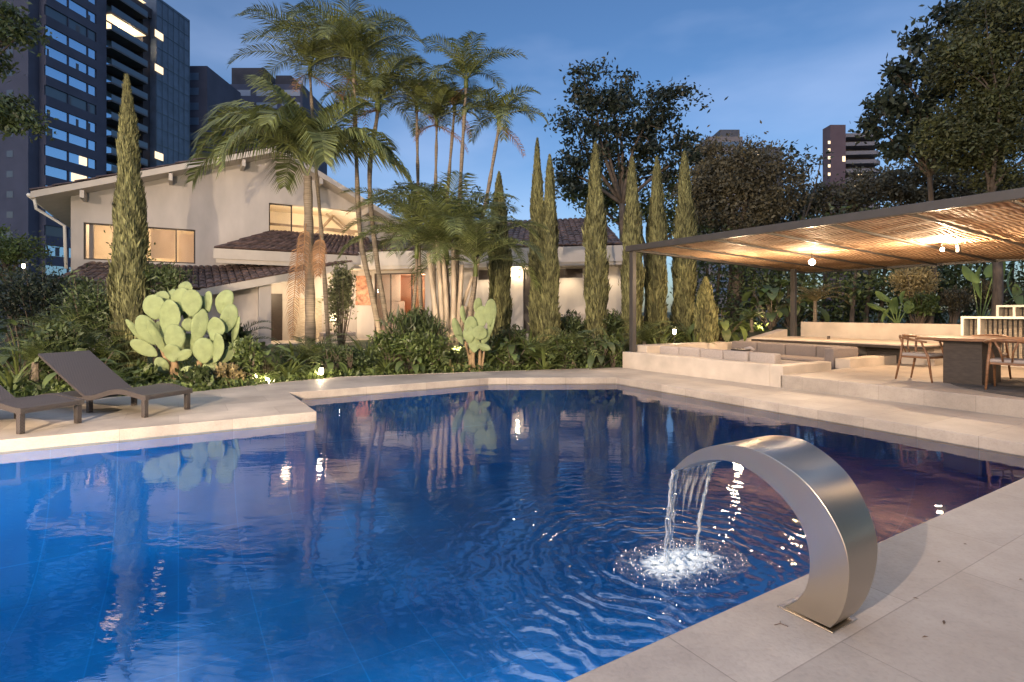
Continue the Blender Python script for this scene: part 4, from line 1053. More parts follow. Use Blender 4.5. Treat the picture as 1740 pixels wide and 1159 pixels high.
# curtain wall corner
mb = MB(); tbox(mb, t258, t315, -22, .9, 0, 60.5); mb.build('curtain_wall', mat('blue_grey_curtain_wall', (.10, .13, .19), .35, var=.25, scale=.6, bump=.1, bscale=.8), tw)
mb = MB()
for k in range(20): tbox(mb, t258 + .02, t315 - .02, .901, .98, 60 - k * FH, 60.14 - k * FH)
for c in np.linspace(t258, t315 - .1, 7): tbox(mb, c, c + .08, .981, 1.02, 0, 60.4)
mb.build('curtain_frame', dim_glass, tw)
for px, py in ((268, 58), (272, 118), (269, 264)):
    z = EYE + (HY - py) * T(tx(px, .9), .9).y / F; m1 = MB(); tbox(m1, tx(262, .9), tx(276, .9), 1.03, 1.08, z - .8, z + .5); m1.build('lit_window', lit_m, tw)
mb = MB(); tbox(mb, t258 - 3, t258 + 4, -14, -6, 60.6, 64); mb.build('roof_house', brick_dark, tw)

tower_glass2 = glass('matt_tower_glass', (.10, .16, .26), .35, .5)
def block(name, label, x0, x1, d, depth, ztop, m, bands=None, lit=(), fh=3.1, rot=0, zb=0):
    t = thing(name, label, 'apartment tower', ((x0 + x1) / 2, d + depth / 2, 0)); mb = MB()
    mb.box(((x0 + x1) / 2, d + depth / 2, (ztop + zb) / 2), (x1 - x0, depth, ztop - zb)); mb.build('wall', m, t)
    if bands:
        f = MB(); q = MB(); z = ztop - 2.2
        while z > zb + 5:
            for a, b2 in bands: f.box(((x0 + (x1 - x0) * (a + b2) / 2), d - .03, z), ((x1 - x0) * (b2 - a), .05, 1.5))
            z -= fh
        f.build('ribbon_window', tower_glass2, t)
    for px, py, w_, h_ in lit:
        p = at(px, py, d - .1); m1 = MB(); m1.box(p, (w_ * d / F, .06, h_ * d / F)); m1.build('lit_window', lit_m, t)
    return t
def X_(px, d): return ray(px) * d
block('apartment_tower', 'narrow dark block directly right of the tall brick tower', X_(316, 113), X_(352, 113), 113, 14, EYE + (HY - 112) * 113 / F, brick, [(.05, .6)])
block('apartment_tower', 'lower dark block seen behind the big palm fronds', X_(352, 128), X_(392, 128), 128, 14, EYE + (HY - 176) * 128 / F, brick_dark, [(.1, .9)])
c_t = block('apartment_tower', 'dark stepped tower with blue window strips behind the leftmost palm', X_(388, 135), X_(514, 135), 135, 18, EYE + (HY - 143) * 135 / F, brick, [(.02, .3), (.38, .66), (.72, .97)])
mb = MB(); mb.box((X_(418, 135), 144, EYE + (HY - 128) * 135 / F), ((446 - 390) * 135 / F, 16, 4.6)); mb.box((X_(470, 135), 144, EYE + (HY - 130) * 135 / F), (4, 10, 4)); mb.build('roof_house', brick_dark, c_t)
mauve = mat('mauve_brick', (.15, .10, .115), .9, var=.12, scale=.3)
d_t = block('apartment_tower', 'slim mauve slab tower on the skyline at the right', X_(1411, 180), X_(1437, 180), 180, 4.5, EYE + (HY - 212) * 180 / F, mauve, None,
      [(1409, 242, 4, 5), (1409, 255, 4, 5), (1409, 268, 4, 5), (1409, 282, 4, 5), (1409, 296, 4, 5), (1434, 270, 5, 9)])
mb = MB(); mb.box((X_(1466, 184), 190, 30.8), ((1492 - 1440) * 184 / F, 9, 62)); mb.build('wall', concrete, d_t)
mb = MB()
for k in range(9):
    z = EYE + (HY - 234 - k * 15) * 182 / F; cx_ = X_(1464, 182); w_ = (1500 - 1433) * 182 / F
    mb.prism([(cx_ - w_ / 2, 188, z), (cx_ - w_ / 2, 181.5, z), (cx_ + w_ * .3, 180.5, z), (cx_ + w_ / 2, 182.5, z), (cx_ + w_ / 2, 188, z)], (0, 0, 1.25))
mb.build('balconies', mat('pale_balcony', (.24, .22, .24), .8, var=.1, scale=.3), d_t)
for px, py, w_, h_ in ((1460, 264, 10, 4), (1464, 295, 16, 5), (1452, 317, 6, 4)):
    m1 = MB(); m1.box(at(px, py, 184.9 - 1.2), (w_ * .2, .1, h_ * .2)); m1.build('lit_window', lit_m, d_t)
f_t = block('apartment_tower', 'pale stepped tower half hidden behind the olive brown tree', X_(1205, 150), X_(1262, 150), 150, 12, EYE + (HY - 232) * 150 / F, mat('pale_tower', (.26, .22, .22), .85, var=.1, scale=.3), [(.1, .9)], [(1283, 260, 16, 6), (1238, 292, 8, 7), (1204, 268, 4, 4)])
mb = MB(); mb.box((X_(1240, 152), 156, EYE + (HY - 226) * 150 / F), (5.5, 8, 3.2)); mb.box((X_(1300, 152), 156, 24), (8.5, 10, 48 - 2)); mb.build('side_block', concrete, f_t)
# ---------------------------------------------------------------- vegetation
rng = np.random.default_rng(12)
def unit(a): return a / np.maximum(np.linalg.norm(a, axis=-1, keepdims=True), 1e-9)
def leaves(cen, axis, L, Wd, nrm=None, fold=0):
    """diamond leaves: centres, growing direction, length, width"""
    n = len(cen); axis = unit(axis)
    r = rng.normal(size=(n, 3)) if nrm is None else nrm
    side = unit(np.cross(axis, r)); L = np.broadcast_to(L, n)[:, None]; Wd = np.broadcast_to(Wd, n)[:, None]
    b = cen - axis * L / 2; t = cen + axis * L / 2; m = cen - axis * L * .08
    return np.stack([b, m + side * Wd / 2, t, m - side * Wd / 2], 1)
def in_ell(n, c, r, shell=.0):
    d = unit(rng.normal(size=(n, 3))); q = (shell + (1 - shell) * rng.random((n, 1))) ** (1 / 3 if shell == 0 else .5)
    return np.array(c) + d * q * np.array(r), d

def frond(mb, base, az, el, L, droop, ll, n=34, w=.035, vee=.35, hang=.5, rr=.014, rach=None):
    p = Vector(base); pts = [p.copy()]; N = 14; dirs = []
    e = el
    for i in range(N):
        d = Vector((math.cos(az) * math.cos(e), math.sin(az) * math.cos(e), math.sin(e))); dirs.append(d)
        p = p + d * (L / N); pts.append(p.copy()); e -= droop / N * (.4 + 1.2 * i / N)
    dirs.append(dirs[-1])
    (rach or mb).tube(pts, [rr * (1.15 - i / N) + .002 for i in range(N + 1)], 4, cap=False)
    sideh = Vector((-math.sin(az), math.cos(az), 0)); vs = []; fs = []
    for i in range(n):
        t = .10 + .90 * (i + random.random() * .5) / n; k = min(N - 1, int(t * N)); f = t * N - k; q = pts[k].lerp(pts[min(k + 1, N)], f); d = dirs[k]
        up = sideh.cross(d); up = up if up.z > 0 else -up
        lt = ll * (math.sin(math.pi * (.12 + .84 * t)) ** .55) * random.uniform(.88, 1.08)
        for sg in (-1, 1):
            o = (sideh * sg * 1.0 + d * (.55 + .5 * t) + up * (vee + random.uniform(-.12, .12))).normalized()
            o2 = (o + Vector((0, 0, -hang * random.uniform(.7, 1.3)))).normalized()
            a1 = q + o * lt * .45; a2 = a1 + o2 * lt * .55; ws = d * (w / 2)
            b0 = len(vs); vs += [q - ws * .5, q + ws * .5, a1 + ws, a1 - ws, a2]
            fs += [(b0, b0 + 1, b0 + 2, b0 + 3), (b0 + 3, b0 + 2, b0 + 4)]
    mb.add(vs, fs)

def trunk_pts(pts, n=18):
    P = [Vector(p) for p in pts]; out = []
    Q = [P[0] * 2 - P[1]] + P + [P[-1] * 2 - P[-2]]
    for i in range(1, len(Q) - 2):
        m = max(2, n // (len(P) - 1))
        for j in range(m):
            t = j / m; p0, p1, p2, p3 = Q[i - 1:i + 3]
            out.append(.5 * ((2 * p1) + (p2 - p0) * t + (2 * p0 - 5 * p1 + 4 * p2 - p3) * t * t + (3 * p1 - p0 - 3 * p2 + p3) * t ** 3))
    return out + [P[-1]]
def palm(label, pix, d, r0, r1, fr, L, ll, nf=12, group='feather palms beside the pool', droop=1.7, elr=(.3, 1.25), w=.035, hang=.5, seed=1, n=34, shaft=True, extra=0, dead=0, dz=None):
    random.seed(seed)
    P = [at(x, y, d + (0 if dz is None else dz * i)) for i, (x, y) in enumerate(pix)]
    base = P[0]; base.z = gz(base.x, base.y) - .05
    t = thing('palm_tree', label, 'palm tree', base, group=group)
    tp = trunk_pts(P); nn = len(tp)
    MB().tube(tp, [.82 * (r0 + (r1 - r0) * i / (nn - 1)) + .01 * math.sin(i * 2.1) for i in range(nn)], 9).build('trunk', ring_bark, t, smooth=True)
    top = tp[-1]
    if shaft:
        MB().tube([top, top + Vector((0, 0, L * .10)), top + Vector((0, 0, L * .2))], [r1 * 1.25, r1 * 1.2, r1 * .5], 9).build('crown_shaft', strap_m, t, smooth=True)
        top = top + Vector((0, 0, L * .14))
    nf = nf + (extra if nf > 3 else 0)
    az0 = random.random() * 6
    for i in range(nf):
        az = az0 + i * 2.399; el = elr[1] - (elr[1] - elr[0]) * ((i + .5) / nf); 
        mb = MB(); frond(mb, top, az + random.uniform(-.15, .15), el + random.uniform(-.08, .08), L * random.uniform(.85, 1.08), droop * random.uniform(.85, 1.2), ll, n=n + 8, w=w * .95, hang=hang)
        mb.build('frond', frond_m, t)
    for i in range(dead):
        mb = MB(); frond(mb, top - Vector((0, 0, L * .12)), random.uniform(0, 6.28), -.35, L * .75, .9, ll * .7, n=22, w=w * .8, hang=1.2); mb.build('dead_frond', dry_m, t)
    return t
# big feather palm left of centre
random.seed(2)
p1 = palm('broad feather palm with huge arching fronds in front of the white gable', [(528, 640), (527, 520), (525, 400), (523, 300)], 14.2, .17, .13, 0, 3.1, .95, nf=3, seed=21, shaft=False, w=.045, elr=(1.0, 1.35), droop=1.3, n=44)
top1 = at(523, 292, 14.2)
for az, el, L, dr in ((180, .45, 3.5, 1.9), (172, 1.0, 3.3, 1.9), (160, 1.25, 2.9, .9), (200, .75, 3.0, 2.3), (8, .35, 2.9, 1.6), (-12, .55, 2.6, 1.9), (35, .8, 2.6, 1.6), (100, .9, 3.0, 1.8), (125, .55, 3.0, 1.9), (230, .5, 2.7, 2.4), (-60, .5, 2.7, 2.3), (-95, .9, 2.4, 2.3), (60, 1.2, 3.0, 1.2)):
    mb = MB(); frond(mb, top1 + Vector((0, 0, .35)), R(az), el, L, dr, 1.12, n=66, w=.06, hang=1.15, rr=.022); mb.build('frond', frond_m, p1)
for x_, y0_, y1_ in ((508, 405, 575), (545, 400, 470), (520, 380, 500)):      # dead hanging fronds
    mb = MB(); b = at(x_, y0_, 14.0); frond(mb, b, R(-90), -1.35, (y1_ - y0_) * 14 / F, .15, .42, n=40, w=.03, hang=1.6); mb.build('dead_frond', dry_m, p1)

P_ = palm
P_('tallest slender palm with its crown at the top of the picture', [(655, 585), (632, 500), (612, 400), (605, 250), (601, 120)], 15.5, .11, .06, 0, 2.5, .72, nf=20, n=44, seed=3, droop=1.9, dead=2)
P_('thin tall palm whose crown tangles with the tallest crown on its left', [(560, 600), (548, 420), (535, 260), (527, 130)], 16.5, .08, .05, 0, 2.4, .7, nf=16, n=42, seed=4, dead=2)
P_('slender palm curving up right beside the tallest one, crown below it', [(668, 575), (640, 440), (628, 300), (642, 190)], 15.8, .10, .07, 0, 2.1, .65, nf=15, n=40, seed=5, dead=2)
P_('thin palm with upright fronds rising just right of the tall pair', [(718, 560), (712, 420), (710, 300), (708, 190)], 16.5, .08, .05, 0, 1.7, .5, nf=10, seed=6, dead=1)
P_('thin straight palm with a brownish crown in the middle of the clump', [(735, 560), (738, 430), (740, 320), (742, 215)], 16.0, .08, .045, 0, 1.6, .5, nf=10, seed=7, dead=2)
P_('thin leaning palm between the brownish crown and the highest right crown', [(748, 560), (755, 420), (762, 310), (772, 190)], 16.3, .08, .05, 0, 1.3, .45, nf=8, seed=8, dead=1)
P_('slender palm with the highest crown of the right hand group', [(770, 560), (778, 420), (784, 280), (792, 150)], 15.6, .085, .055, 0, 1.8, .52, nf=12, seed=9, dead=1)
P_('bent palm leaning right with drooping fronds nearest the round dark tree', [(795, 560), (812, 420), (830, 320), (848, 215)], 15.2, .085, .055, 0, 1.55, .5, nf=12, seed=10, droop=2.2, dead=1)
P_('short bushy palm with dense arching fronds over the pale basal stems', [(765, 600), (762, 540), (760, 490), (758, 450)], 14.6, .10, .07, 0, 2.9, .75, nf=20, seed=11, elr=(.35, 1.45), w=.04, hang=.6, droop=1.9, n=46)
P_('low feathery palm between the leaning trunks and the bushy palm', [(690, 610), (700, 540), (706, 490), (708, 440)], 15.6, .08, .05, 0, 2.6, .7, nf=15, seed=12, elr=(.35, 1.4), n=42)
P_('short palm with long fronds crossing the first cypress of the row', [(790, 600), (798, 540), (804, 500), (808, 470)], 14.2, .07, .05, 0, 2.3, .65, nf=12, seed=13, elr=(.3, 1.3), n=40)
# pale basal stems of the clump
t = thing('palm_clump', 'cluster of thick pale fibrous palm stems fanning out above the shrubs', 'palm', at(765, 590, 14.4), group=None); random.seed(5)
for i, (x0, x1, y1, w_) in enumerate(((748, 728, 430, .09), (752, 742, 400, .08), (758, 752, 430, .10), (765, 770, 420, .09), (770, 785, 450, .09), (757, 790, 520, .12), (762, 803, 470, .07), (745, 735, 470, .08), (768, 815, 440, .045))):
    a = at(x0, 612, 14.2 + .1 * i); b = at(x1, y1, 14.2 + .1 * i); pts = [a, a.lerp(b, .5) + Vector((random.uniform(-.06, .06), 0, 0)), b]
    MB().tube(trunk_pts(pts, 10), [w_ * (1.2 - .6 * k / 10) for k in range(11)], 7).build('stem', mat('pale_palm_stem', (.42, .34, .25), .85, var=.35, scale=8, stretch=(1, 1, .2), bump=.9, bscale=26) if i == 0 else bpy.data.materials['pale_palm_stem'], t, smooth=True)

# cypresses
def cypress(px, ytop, d, wpx, label, seed, lean=0, group='columnar cypresses in a row before the white wing', base_y=None, n=12000, tp=.45, te=.6):
    global rng
    rng = np.random.default_rng(seed); p = at(px, 560, d); z0 = gz(p.x, p.y); h = EYE + (HY - ytop) * d / F - z0; r = wpx * d / F / 2
    t = thing('cypress', label, 'cypress', (p.x, p.y, z0), group=group)
    MB().tube([p * 1.0 + Vector((0, 0, z0 - p.z)), Vector((p.x + lean * .3, p.y, z0 + h * .5)), Vector((p.x + lean, p.y, z0 + h * .93))], [.09, .06, .015], 7).build('trunk', bark, t)
    hh = rng.random(n) ** .9; th = rng.random(n) * 2 * np.pi
    prof = np.where(hh < .08, .62 + hh * 4.7, 1) * np.minimum(1, ((1 - hh) / tp) ** te) * (1 - .12 * hh)
    k1, k2 = rng.random(2) * 6
    lump = 1 + .13 * np.sin(3 * th + 5 * hh + k1) + .11 * np.sin(hh * 23 + 2 * th + k2) + .07 * np.sin(hh * 51 + 5 * th)
    rad = r * prof * lump * (.62 + .42 * np.sqrt(rng.random(n)))
    stray = rng.random(n) > .985; rad = np.where(stray, rad * 1.22, rad)
    c = np.stack([p.x + lean * hh + np.cos(th) * rad, p.y + np.sin(th) * rad, z0 + .05 + hh * (h - .1)], 1)
    ax = np.stack([np.cos(th) * .22, np.sin(th) * .22, np.ones(n)], 1) + rng.normal(size=(n, 3)) * .16
    nr = np.stack([np.cos(th), np.sin(th), np.zeros(n)], 1) + rng.normal(size=(n, 3)) * .55
    L = (.13 + .15 * rng.random(n)) * (.6 + .5 * prof)
    mb = MB(); mb.quads(leaves(c, ax, L, L * .2, nr))
    # inner twigs keep it from being see-through
    pts = [(p.x + lean * q, p.y, z0 + .1 + q * (h - .3)) for q in np.linspace(0, 1, 14)]
    mb.tube(pts, [max(.01, r * .66 * min(1, ((1 - q) / tp) ** te) * (.7 if q < .05 else 1)) for q in np.linspace(0, .995, 14)], 10)
    mb.build('foliage', cyp_m, t)
cypress(224, 126, 12.6, 51, 'tall slim cypress standing alone in front of the villa window', 31, group=None, n=20000, lean=-.12, tp=.62, te=.6)
cypress(848, 291, 16.5, 36, 'first short round-topped cypress left of the row, beside the palms', 32)
cypress(913, 234, 15.6, 26, 'thin tallest cypress spire of the row', 33)
cypress(934, 262, 15.3, 31, 'second spire pressed against the thinnest cypress', 34)
cypress(1012, 240, 15.9, 37, 'broad cypress in the middle of the white wing wall', 35)
cypress(1074, 266, 15.6, 34, 'cypress right behind the front pergola post', 36)
cypress(1116, 266, 16.2, 34, 'cypress rising behind the left corner of the pergola roof', 37)
cypress(1163, 256, 16.6, 35, 'last cypress at the right end of the row', 38)
cypress(1199, 470, 15.4, 34, 'short pointed conifer under the left end of the pergola roof', 39, group=None, n=6000)

def tree(label, blobs, d, base_px, lmat, leaf=.2, clumps=10, per=60, sig=.35, seed=1, trunkr=.22, group='trees around the garden', barkm=None, nbr=24, depth=1.0, asp=.45, name='broadleaf_tree'):
    global rng
    rng = np.random.default_rng(seed); random.seed(seed)
    base = at(base_px, 560, d); base.z = gz(base.x, base.y) - .1
    t = thing(name, label, 'tree', base, group=group); s = d / F; ends = []; arr = []
    for (px, py, rx, ry) in blobs:
        c = at(px, py, d); rad = (rx * s, min(rx, ry) * s * depth, ry * s)
        k = max(2, int(clumps * rx * ry / 1500)); cc, dd = in_ell(k, c, rad, .25)
        for q, dr in zip(cc, dd):
            m = int(per * random.uniform(.6, 1.4)); sg = sig * random.uniform(.6, 1.3)
            p = q + rng.normal(size=(m, 3)) * np.array([sg, sg, sg * .6]); ends.append(Vector(q))
            ax = rng.normal(size=(m, 3)) + dr * .6; Ls = leaf * (.6 + .8 * rng.random(m))
            arr.append(leaves(p, ax, Ls, Ls * asp))
    arr = np.concatenate(arr); mb = MB(); mb.quads(arr); mb.build('crown', lmat, t)
    cen = Vector(np.mean([list(e) for e in ends], axis=0)); zlow = min(e.z for e in ends)
    fork = Vector((base.x * .4 + cen.x * .6, base.y, max(base.z + 1.0, base.z + (cen.z - base.z) * .62)))
    mb = MB(); mb.tube(trunk_pts([base, base.lerp(fork, .5) + Vector((.15, 0, 0)), fork], 8), [trunkr * (1.1 - .4 * k / 8) for k in range(9)], 8)
    random.shuffle(ends)
    limbs = []
    for e in ends[:max(4, nbr // 6)]:
        mid = fork.lerp(e, .5) + Vector((random.uniform(-.4, .4), random.uniform(-.3, .3), random.uniform(-.1, .4)))
        pts = trunk_pts([fork, mid, e], 8); limbs += pts[2:-1]; mb.tube(pts, [trunkr * .5 * (1 - .85 * k / 8) + .01 for k in range(len(pts))], 5)
    for e in ends[max(4, nbr // 6):nbr]:
        q = min(limbs, key=lambda p: (p - e).length); pts = trunk_pts([q, q.lerp(e, .5) + Vector((random.uniform(-.15, .15), 0, random.uniform(0, .25))), e], 6)
        mb.tube(pts, [trunkr * .16 * (1 - .8 * k / 6) + .005 for k in range(len(pts))], 4)
    mb.build('trunk', barkm or bark, t, smooth=True)
    return t
tree('large dark tree with an open rounded crown behind the cypress row', [(1020, 150, 62, 44), (985, 190, 45, 40), (1075, 190, 60, 45), (1130, 150, 25, 18), (1155, 180, 38, 28), (1115, 225, 60, 40), (1000, 240, 55, 38), (1060, 270, 60, 35), (1140, 270, 55, 35), (965, 285, 30, 45), (1180, 255, 25, 20)], 27, 1050, dark_leaf, leaf=.24, clumps=14, per=70, sig=.32, seed=41, nbr=60)
tree('olive brown bushy tree right of the last cypress', [(1230, 300, 48, 55), (1280, 280, 60, 45), (1310, 320, 55, 50), (1250, 360, 70, 50), (1215, 250, 25, 18), (1200, 330, 40, 60)], 22, 1240, brown_leaf, leaf=.16, clumps=22, per=90, sig=.3, seed=42)
tree('small open tree with thin leafy twigs against the sky before the slim mauve tower', [(1355, 285, 30, 24), (1380, 268, 20, 14), (1350, 320, 40, 25), (1335, 260, 22, 12)], 24, 1360, dark_leaf, leaf=.22, clumps=9, per=34, sig=.28, seed=43, trunkr=.1)
tree('leafy green tree hanging over the pergola at the right edge of the picture', [(1700, 60, 70, 70), (1640, 110, 50, 45), (1710, 170, 70, 60), (1660, 200, 60, 50), (1640, 250, 60, 40), (1720, 270, 60, 50), (1600, 230, 30, 30)], 15.5, 1690, mat('mossy_leaf', (.062, .068, .022), .6, var=.45, scale=.7, island=.5, trans=.2), leaf=.12, clumps=20, per=150, sig=.26, seed=44, trunkr=.13, nbr=24)
tree('dark tree with big leaves reaching left into the sky above the pergola', [(1620, 30, 40, 28), (1590, 80, 28, 20), (1555, 70, 22, 16), (1530, 130, 34, 26), (1500, 180, 30, 24), (1540, 190, 40, 30), (1490, 215, 22, 16), (1560, 240, 40, 30), (1575, 140, 30, 40), (1530, 250, 30, 24), (1680, 15, 60, 30)], 17.5, 1578, dark_leaf, leaf=.22, clumps=18, per=50, sig=.20, seed=45, trunkr=.10, nbr=60, asp=.5)
tree('mixed low trees above the pergola roof between the two distant towers', [(1400, 340, 60, 28), (1470, 325, 60, 30), (1530, 310, 50, 35), (1600, 310, 60, 30), (1660, 330, 60, 30), (1350, 365, 50, 30), (1700, 330, 60, 40), (1570, 345, 70, 25), (1290, 380, 50, 35)], 26, 1450, brown_leaf, leaf=.2, clumps=22, per=90, sig=.35, seed=46)
tree('dark trees filling the gap behind the cypresses and the tiled wing roof', [(1060, 340, 60, 45), (1140, 340, 60, 45), (1190, 380, 50, 40), (1010, 330, 40, 30), (970, 330, 30, 30)], 29, 1100, deep_leaf, leaf=.25, clumps=14, per=70, sig=.45, seed=47)
tree('dark tree behind the villa roof ridge and the middle palms', [(680, 330, 40, 30), (720, 350, 50, 35), (800, 330, 25, 18), (770, 360, 60, 30), (830, 350, 30, 25)], 31, 720, deep_leaf, leaf=.22, clumps=12, per=60, sig=.35, seed=48)
tree('shadowed dark conifer at the upper left edge of the picture', [(10, 60, 40, 30), (20, 30, 30, 18), (15, 190, 50, 25), (40, 215, 40, 12), (0, 110, 20, 18)], 16, -420, deep_leaf, leaf=.16, clumps=18, per=80, sig=.22, seed=49, nbr=6, trunkr=.12)
tree('dark rounded garden tree left of the villa beside the lit lantern', [(35, 425, 40, 28), (10, 440, 30, 40), (-10, 410, 30, 30)], 22, 20, green_leaf, leaf=.14, clumps=22, per=80, sig=.25, seed=50)

def shrub(label, px, py, d, rx, ry, lmat=green_leaf, leaf=.11, n=1500, seed=1, group='leafy shrubs along the pool border', stems=7, asp=.4, up=.5, name='shrub', cat='shrub', ball=None):
    global rng
    rng = np.random.default_rng(seed); random.seed(seed); s = d / F; c = at(px, py, d); z0 = gz(c.x, c.y)
    t = thing(name, label, cat, (c.x, c.y, z0), group=group); k = max(5, int(rx * ry / 60)); rad = np.array([rx * s, rx * s * .8, ry * s])
    cc, dd = in_ell(k, c, rad * .8, .3); arr = []
    # sprigs that break the outline
    sp = []
    for j in range(10):
        a = random.uniform(0, 6.28); e = random.uniform(.5, 1.4); L = random.uniform(.95, 1.35); tip = Vector((c.x + math.cos(a) * math.cos(e) * rad[0] * L, c.y + math.sin(a) * math.cos(e) * rad[1] * L, c.z + math.sin(e) * rad[2] * L))
        b0 = Vector((c.x, c.y, c.z - rad[2] * .3)); sp.append(tip)
        m = 26; u_ = rng.random((m, 1)) * .6 + .4; pp = np.array(b0) + (np.array(tip) - np.array(b0)) * u_ + rng.normal(size=(m, 3)) * .035; Ls = leaf * (.7 + .8 * rng.random(m))
        arr.append(leaves(pp, rng.normal(size=(m, 3)) + np.array([0, 0, .5]), Ls, Ls * asp))
    for q, dr in zip(cc, dd):
        m = int(n / k * random.uniform(.5, 1.5)); p = q + rng.normal(size=(m, 3)) * rad * .24
        p[:, 2] = np.maximum(p[:, 2], z0 + .02); Ls = leaf * (.55 + .9 * rng.random(m)); arr.append(leaves(p, rng.normal(size=(m, 3)) * .7 + dr * .6 + np.array([0, 0, up]), Ls, Ls * asp))
    mb = MB(); mb.quads(np.concatenate(arr)); mb.build('foliage', lmat, t); mb = MB()
    for q in list(cc)[:stems] + sp:
        q = Vector(q); b = Vector((c.x + (q.x - c.x) * .15, c.y, z0 - .03)); mb.tube([b, b.lerp(q, .5) + Vector((.03, 0, .03)), q], [.018, .012, .004], 5)
    mb.build('stems', bark, t)
    return t
def blades(mb, base, n, L, w, spread=1.0, up=.9, droop=1.2, rnd=.3, az=None):
    for i in range(n):
        a = (az[0] + random.random() * (az[1] - az[0])) if az else i * 2.399 + random.uniform(-.3, .3); e = up * random.uniform(.55, 1.25); l = L * random.uniform(.6, 1.1); N = 7; p = Vector(base); vs = []; fs = []
        side = Vector((-math.sin(a), math.cos(a), 0))
        for k in range(N + 1):
            q = k / N; ww = w * (math.sin(math.pi * (.18 + .80 * q)) ** .8) * .5 + .001; vs += [p - side * ww + Vector((0, 0, ww * .35)), p + Vector((0, 0, 0)), p + side * ww + Vector((0, 0, ww * .35))]
            d = Vector((math.cos(a) * math.cos(e) * spread, math.sin(a) * math.cos(e) * spread, math.sin(e))); p = p + d * (l / N); e -= droop / N * (.5 + q)
        for k in range(N):
            fs += [(k * 3, k * 3 + 1, k * 3 + 4, k * 3 + 3), (k * 3 + 1, k * 3 + 2, k * 3 + 5, k * 3 + 4)]
        mb.add(vs, fs)
def strap(label, px, py, d, n=22, L=.8, w=.06, m=None, seed=1, up=1.0, droop=1.5, name='strap_leaf_plant', group='strap leaved plants in the pool border', zoff=0, trunk=0):
    L *= 1.25; random.seed(seed); c = at(px, py, d); z0 = gz(c.x, c.y); b = Vector((c.x, c.y, z0 + trunk)); t = thing(name, label, 'plant', (c.x, c.y, z0), group=group)
    if trunk: MB().tube([(c.x, c.y, z0 - .05), b], [.05, .04], 7).build('stem', bark, t)
    mb = MB(); blades(mb, b, n, L, w, up=up, droop=droop); mb.build('leaves', m or strap_m, t); return t
def feather(label, px, py, d, n=12, L=.9, ll=.3, m=None, seed=1, trunk=0, group='small feathery palms in the border', w=.022, hang=.35, el=(.4, 1.2)):
    L *= 1.2; ll *= 1.15; random.seed(seed); c = at(px, py, d); z0 = gz(c.x, c.y); t = thing('small_palm', label, 'small palm', (c.x, c.y, z0), group=group)
    MB().tube([(c.x, c.y, z0 - .05), (c.x, c.y, z0 + trunk + .08)], [.07, .05], 8).build('stem', ring_bark, t)
    mb = MB()
    for i in range(n): frond(mb, (c.x, c.y, z0 + trunk + .05), i * 2.399, el[1] - (el[1] - el[0]) * i / n, L * random.uniform(.8, 1.1), 1.6, ll, n=20, w=w, hang=hang, rr=.008)
    mb.build('fronds', m or frond_m, t); return t

# prickly pears
def pads(label, d, lst, stems, seed=1, base_px=320, back=0):
    random.seed(seed + 50)
    for k in range(back):
        a = random.uniform(0, 6.28); q = random.random() ** .5; lst = lst + [(318 + 62 * q * math.cos(a), 558 + 58 * q * math.sin(a), random.uniform(24, 32), random.uniform(34, 46), random.uniform(-25, 25), random.uniform(-50, 50), random.uniform(.25, .6))]
    random.seed(seed); b = at(base_px, 600, d); t = thing('prickly_pear', label, 'cactus', (b.x, b.y, gz(b.x, b.y)), group=None); s = d / F
    for i, (px, py, w, h, rot, yaw, dd) in enumerate(lst):
        c = at(px, py, d + dd); hw, hh = w * s / 2, h * s / 2; vs = []; fs = []; nu, nv = 20, 8; th = .020 + .010 * random.random(); bend = random.uniform(-.05, .05)
        for j in range(nv + 1):
            f = math.cos(math.pi * j / nv)           # front to back
            q = math.sin(math.pi * j / nv) ** .45
            for k in range(nu):
                a = 2 * math.pi * k / nu; x = math.cos(a); z = math.sin(a); x *= 1 - .20 * (-z if z < 0 else 0) ** 1.2 - .0 ; 
                if z < 0: x *= (1 - .25 * z * z)
                y = -f * th + bend * z * z * q + .012 * math.sin(3 * x + i) * q
                v = Vector((x * hw * q * 1.03, y, z * hh * q * 1.12)); v = Matrix.Rotation(R(yaw), 3, 'Z') @ (Matrix.Rotation(R(rot), 3, 'Y') @ v); vs.append(c + v)
        for j in range(nv):
            for k in range(nu): fs.append((j * nu + k, (j + 1) * nu + k, (j + 1) * nu + (k + 1) % nu, j * nu + (k + 1) % nu))
        MB().add(vs, fs).build('pad', cactus_m, t, smooth=True)
    for (x0, y0, x1, y1, r) in stems:
        a, b2 = at(x0, y0, d + .12), at(x1, y1, d + .16); MB().tube(trunk_pts([a, a.lerp(b2, .5) + Vector((random.uniform(-.04, .04), 0, 0)), b2], 8), [r * (1.15 - .4 * k / 8) for k in range(9)], 8).build('stem', cactus_stem, t, smooth=True)
    return t
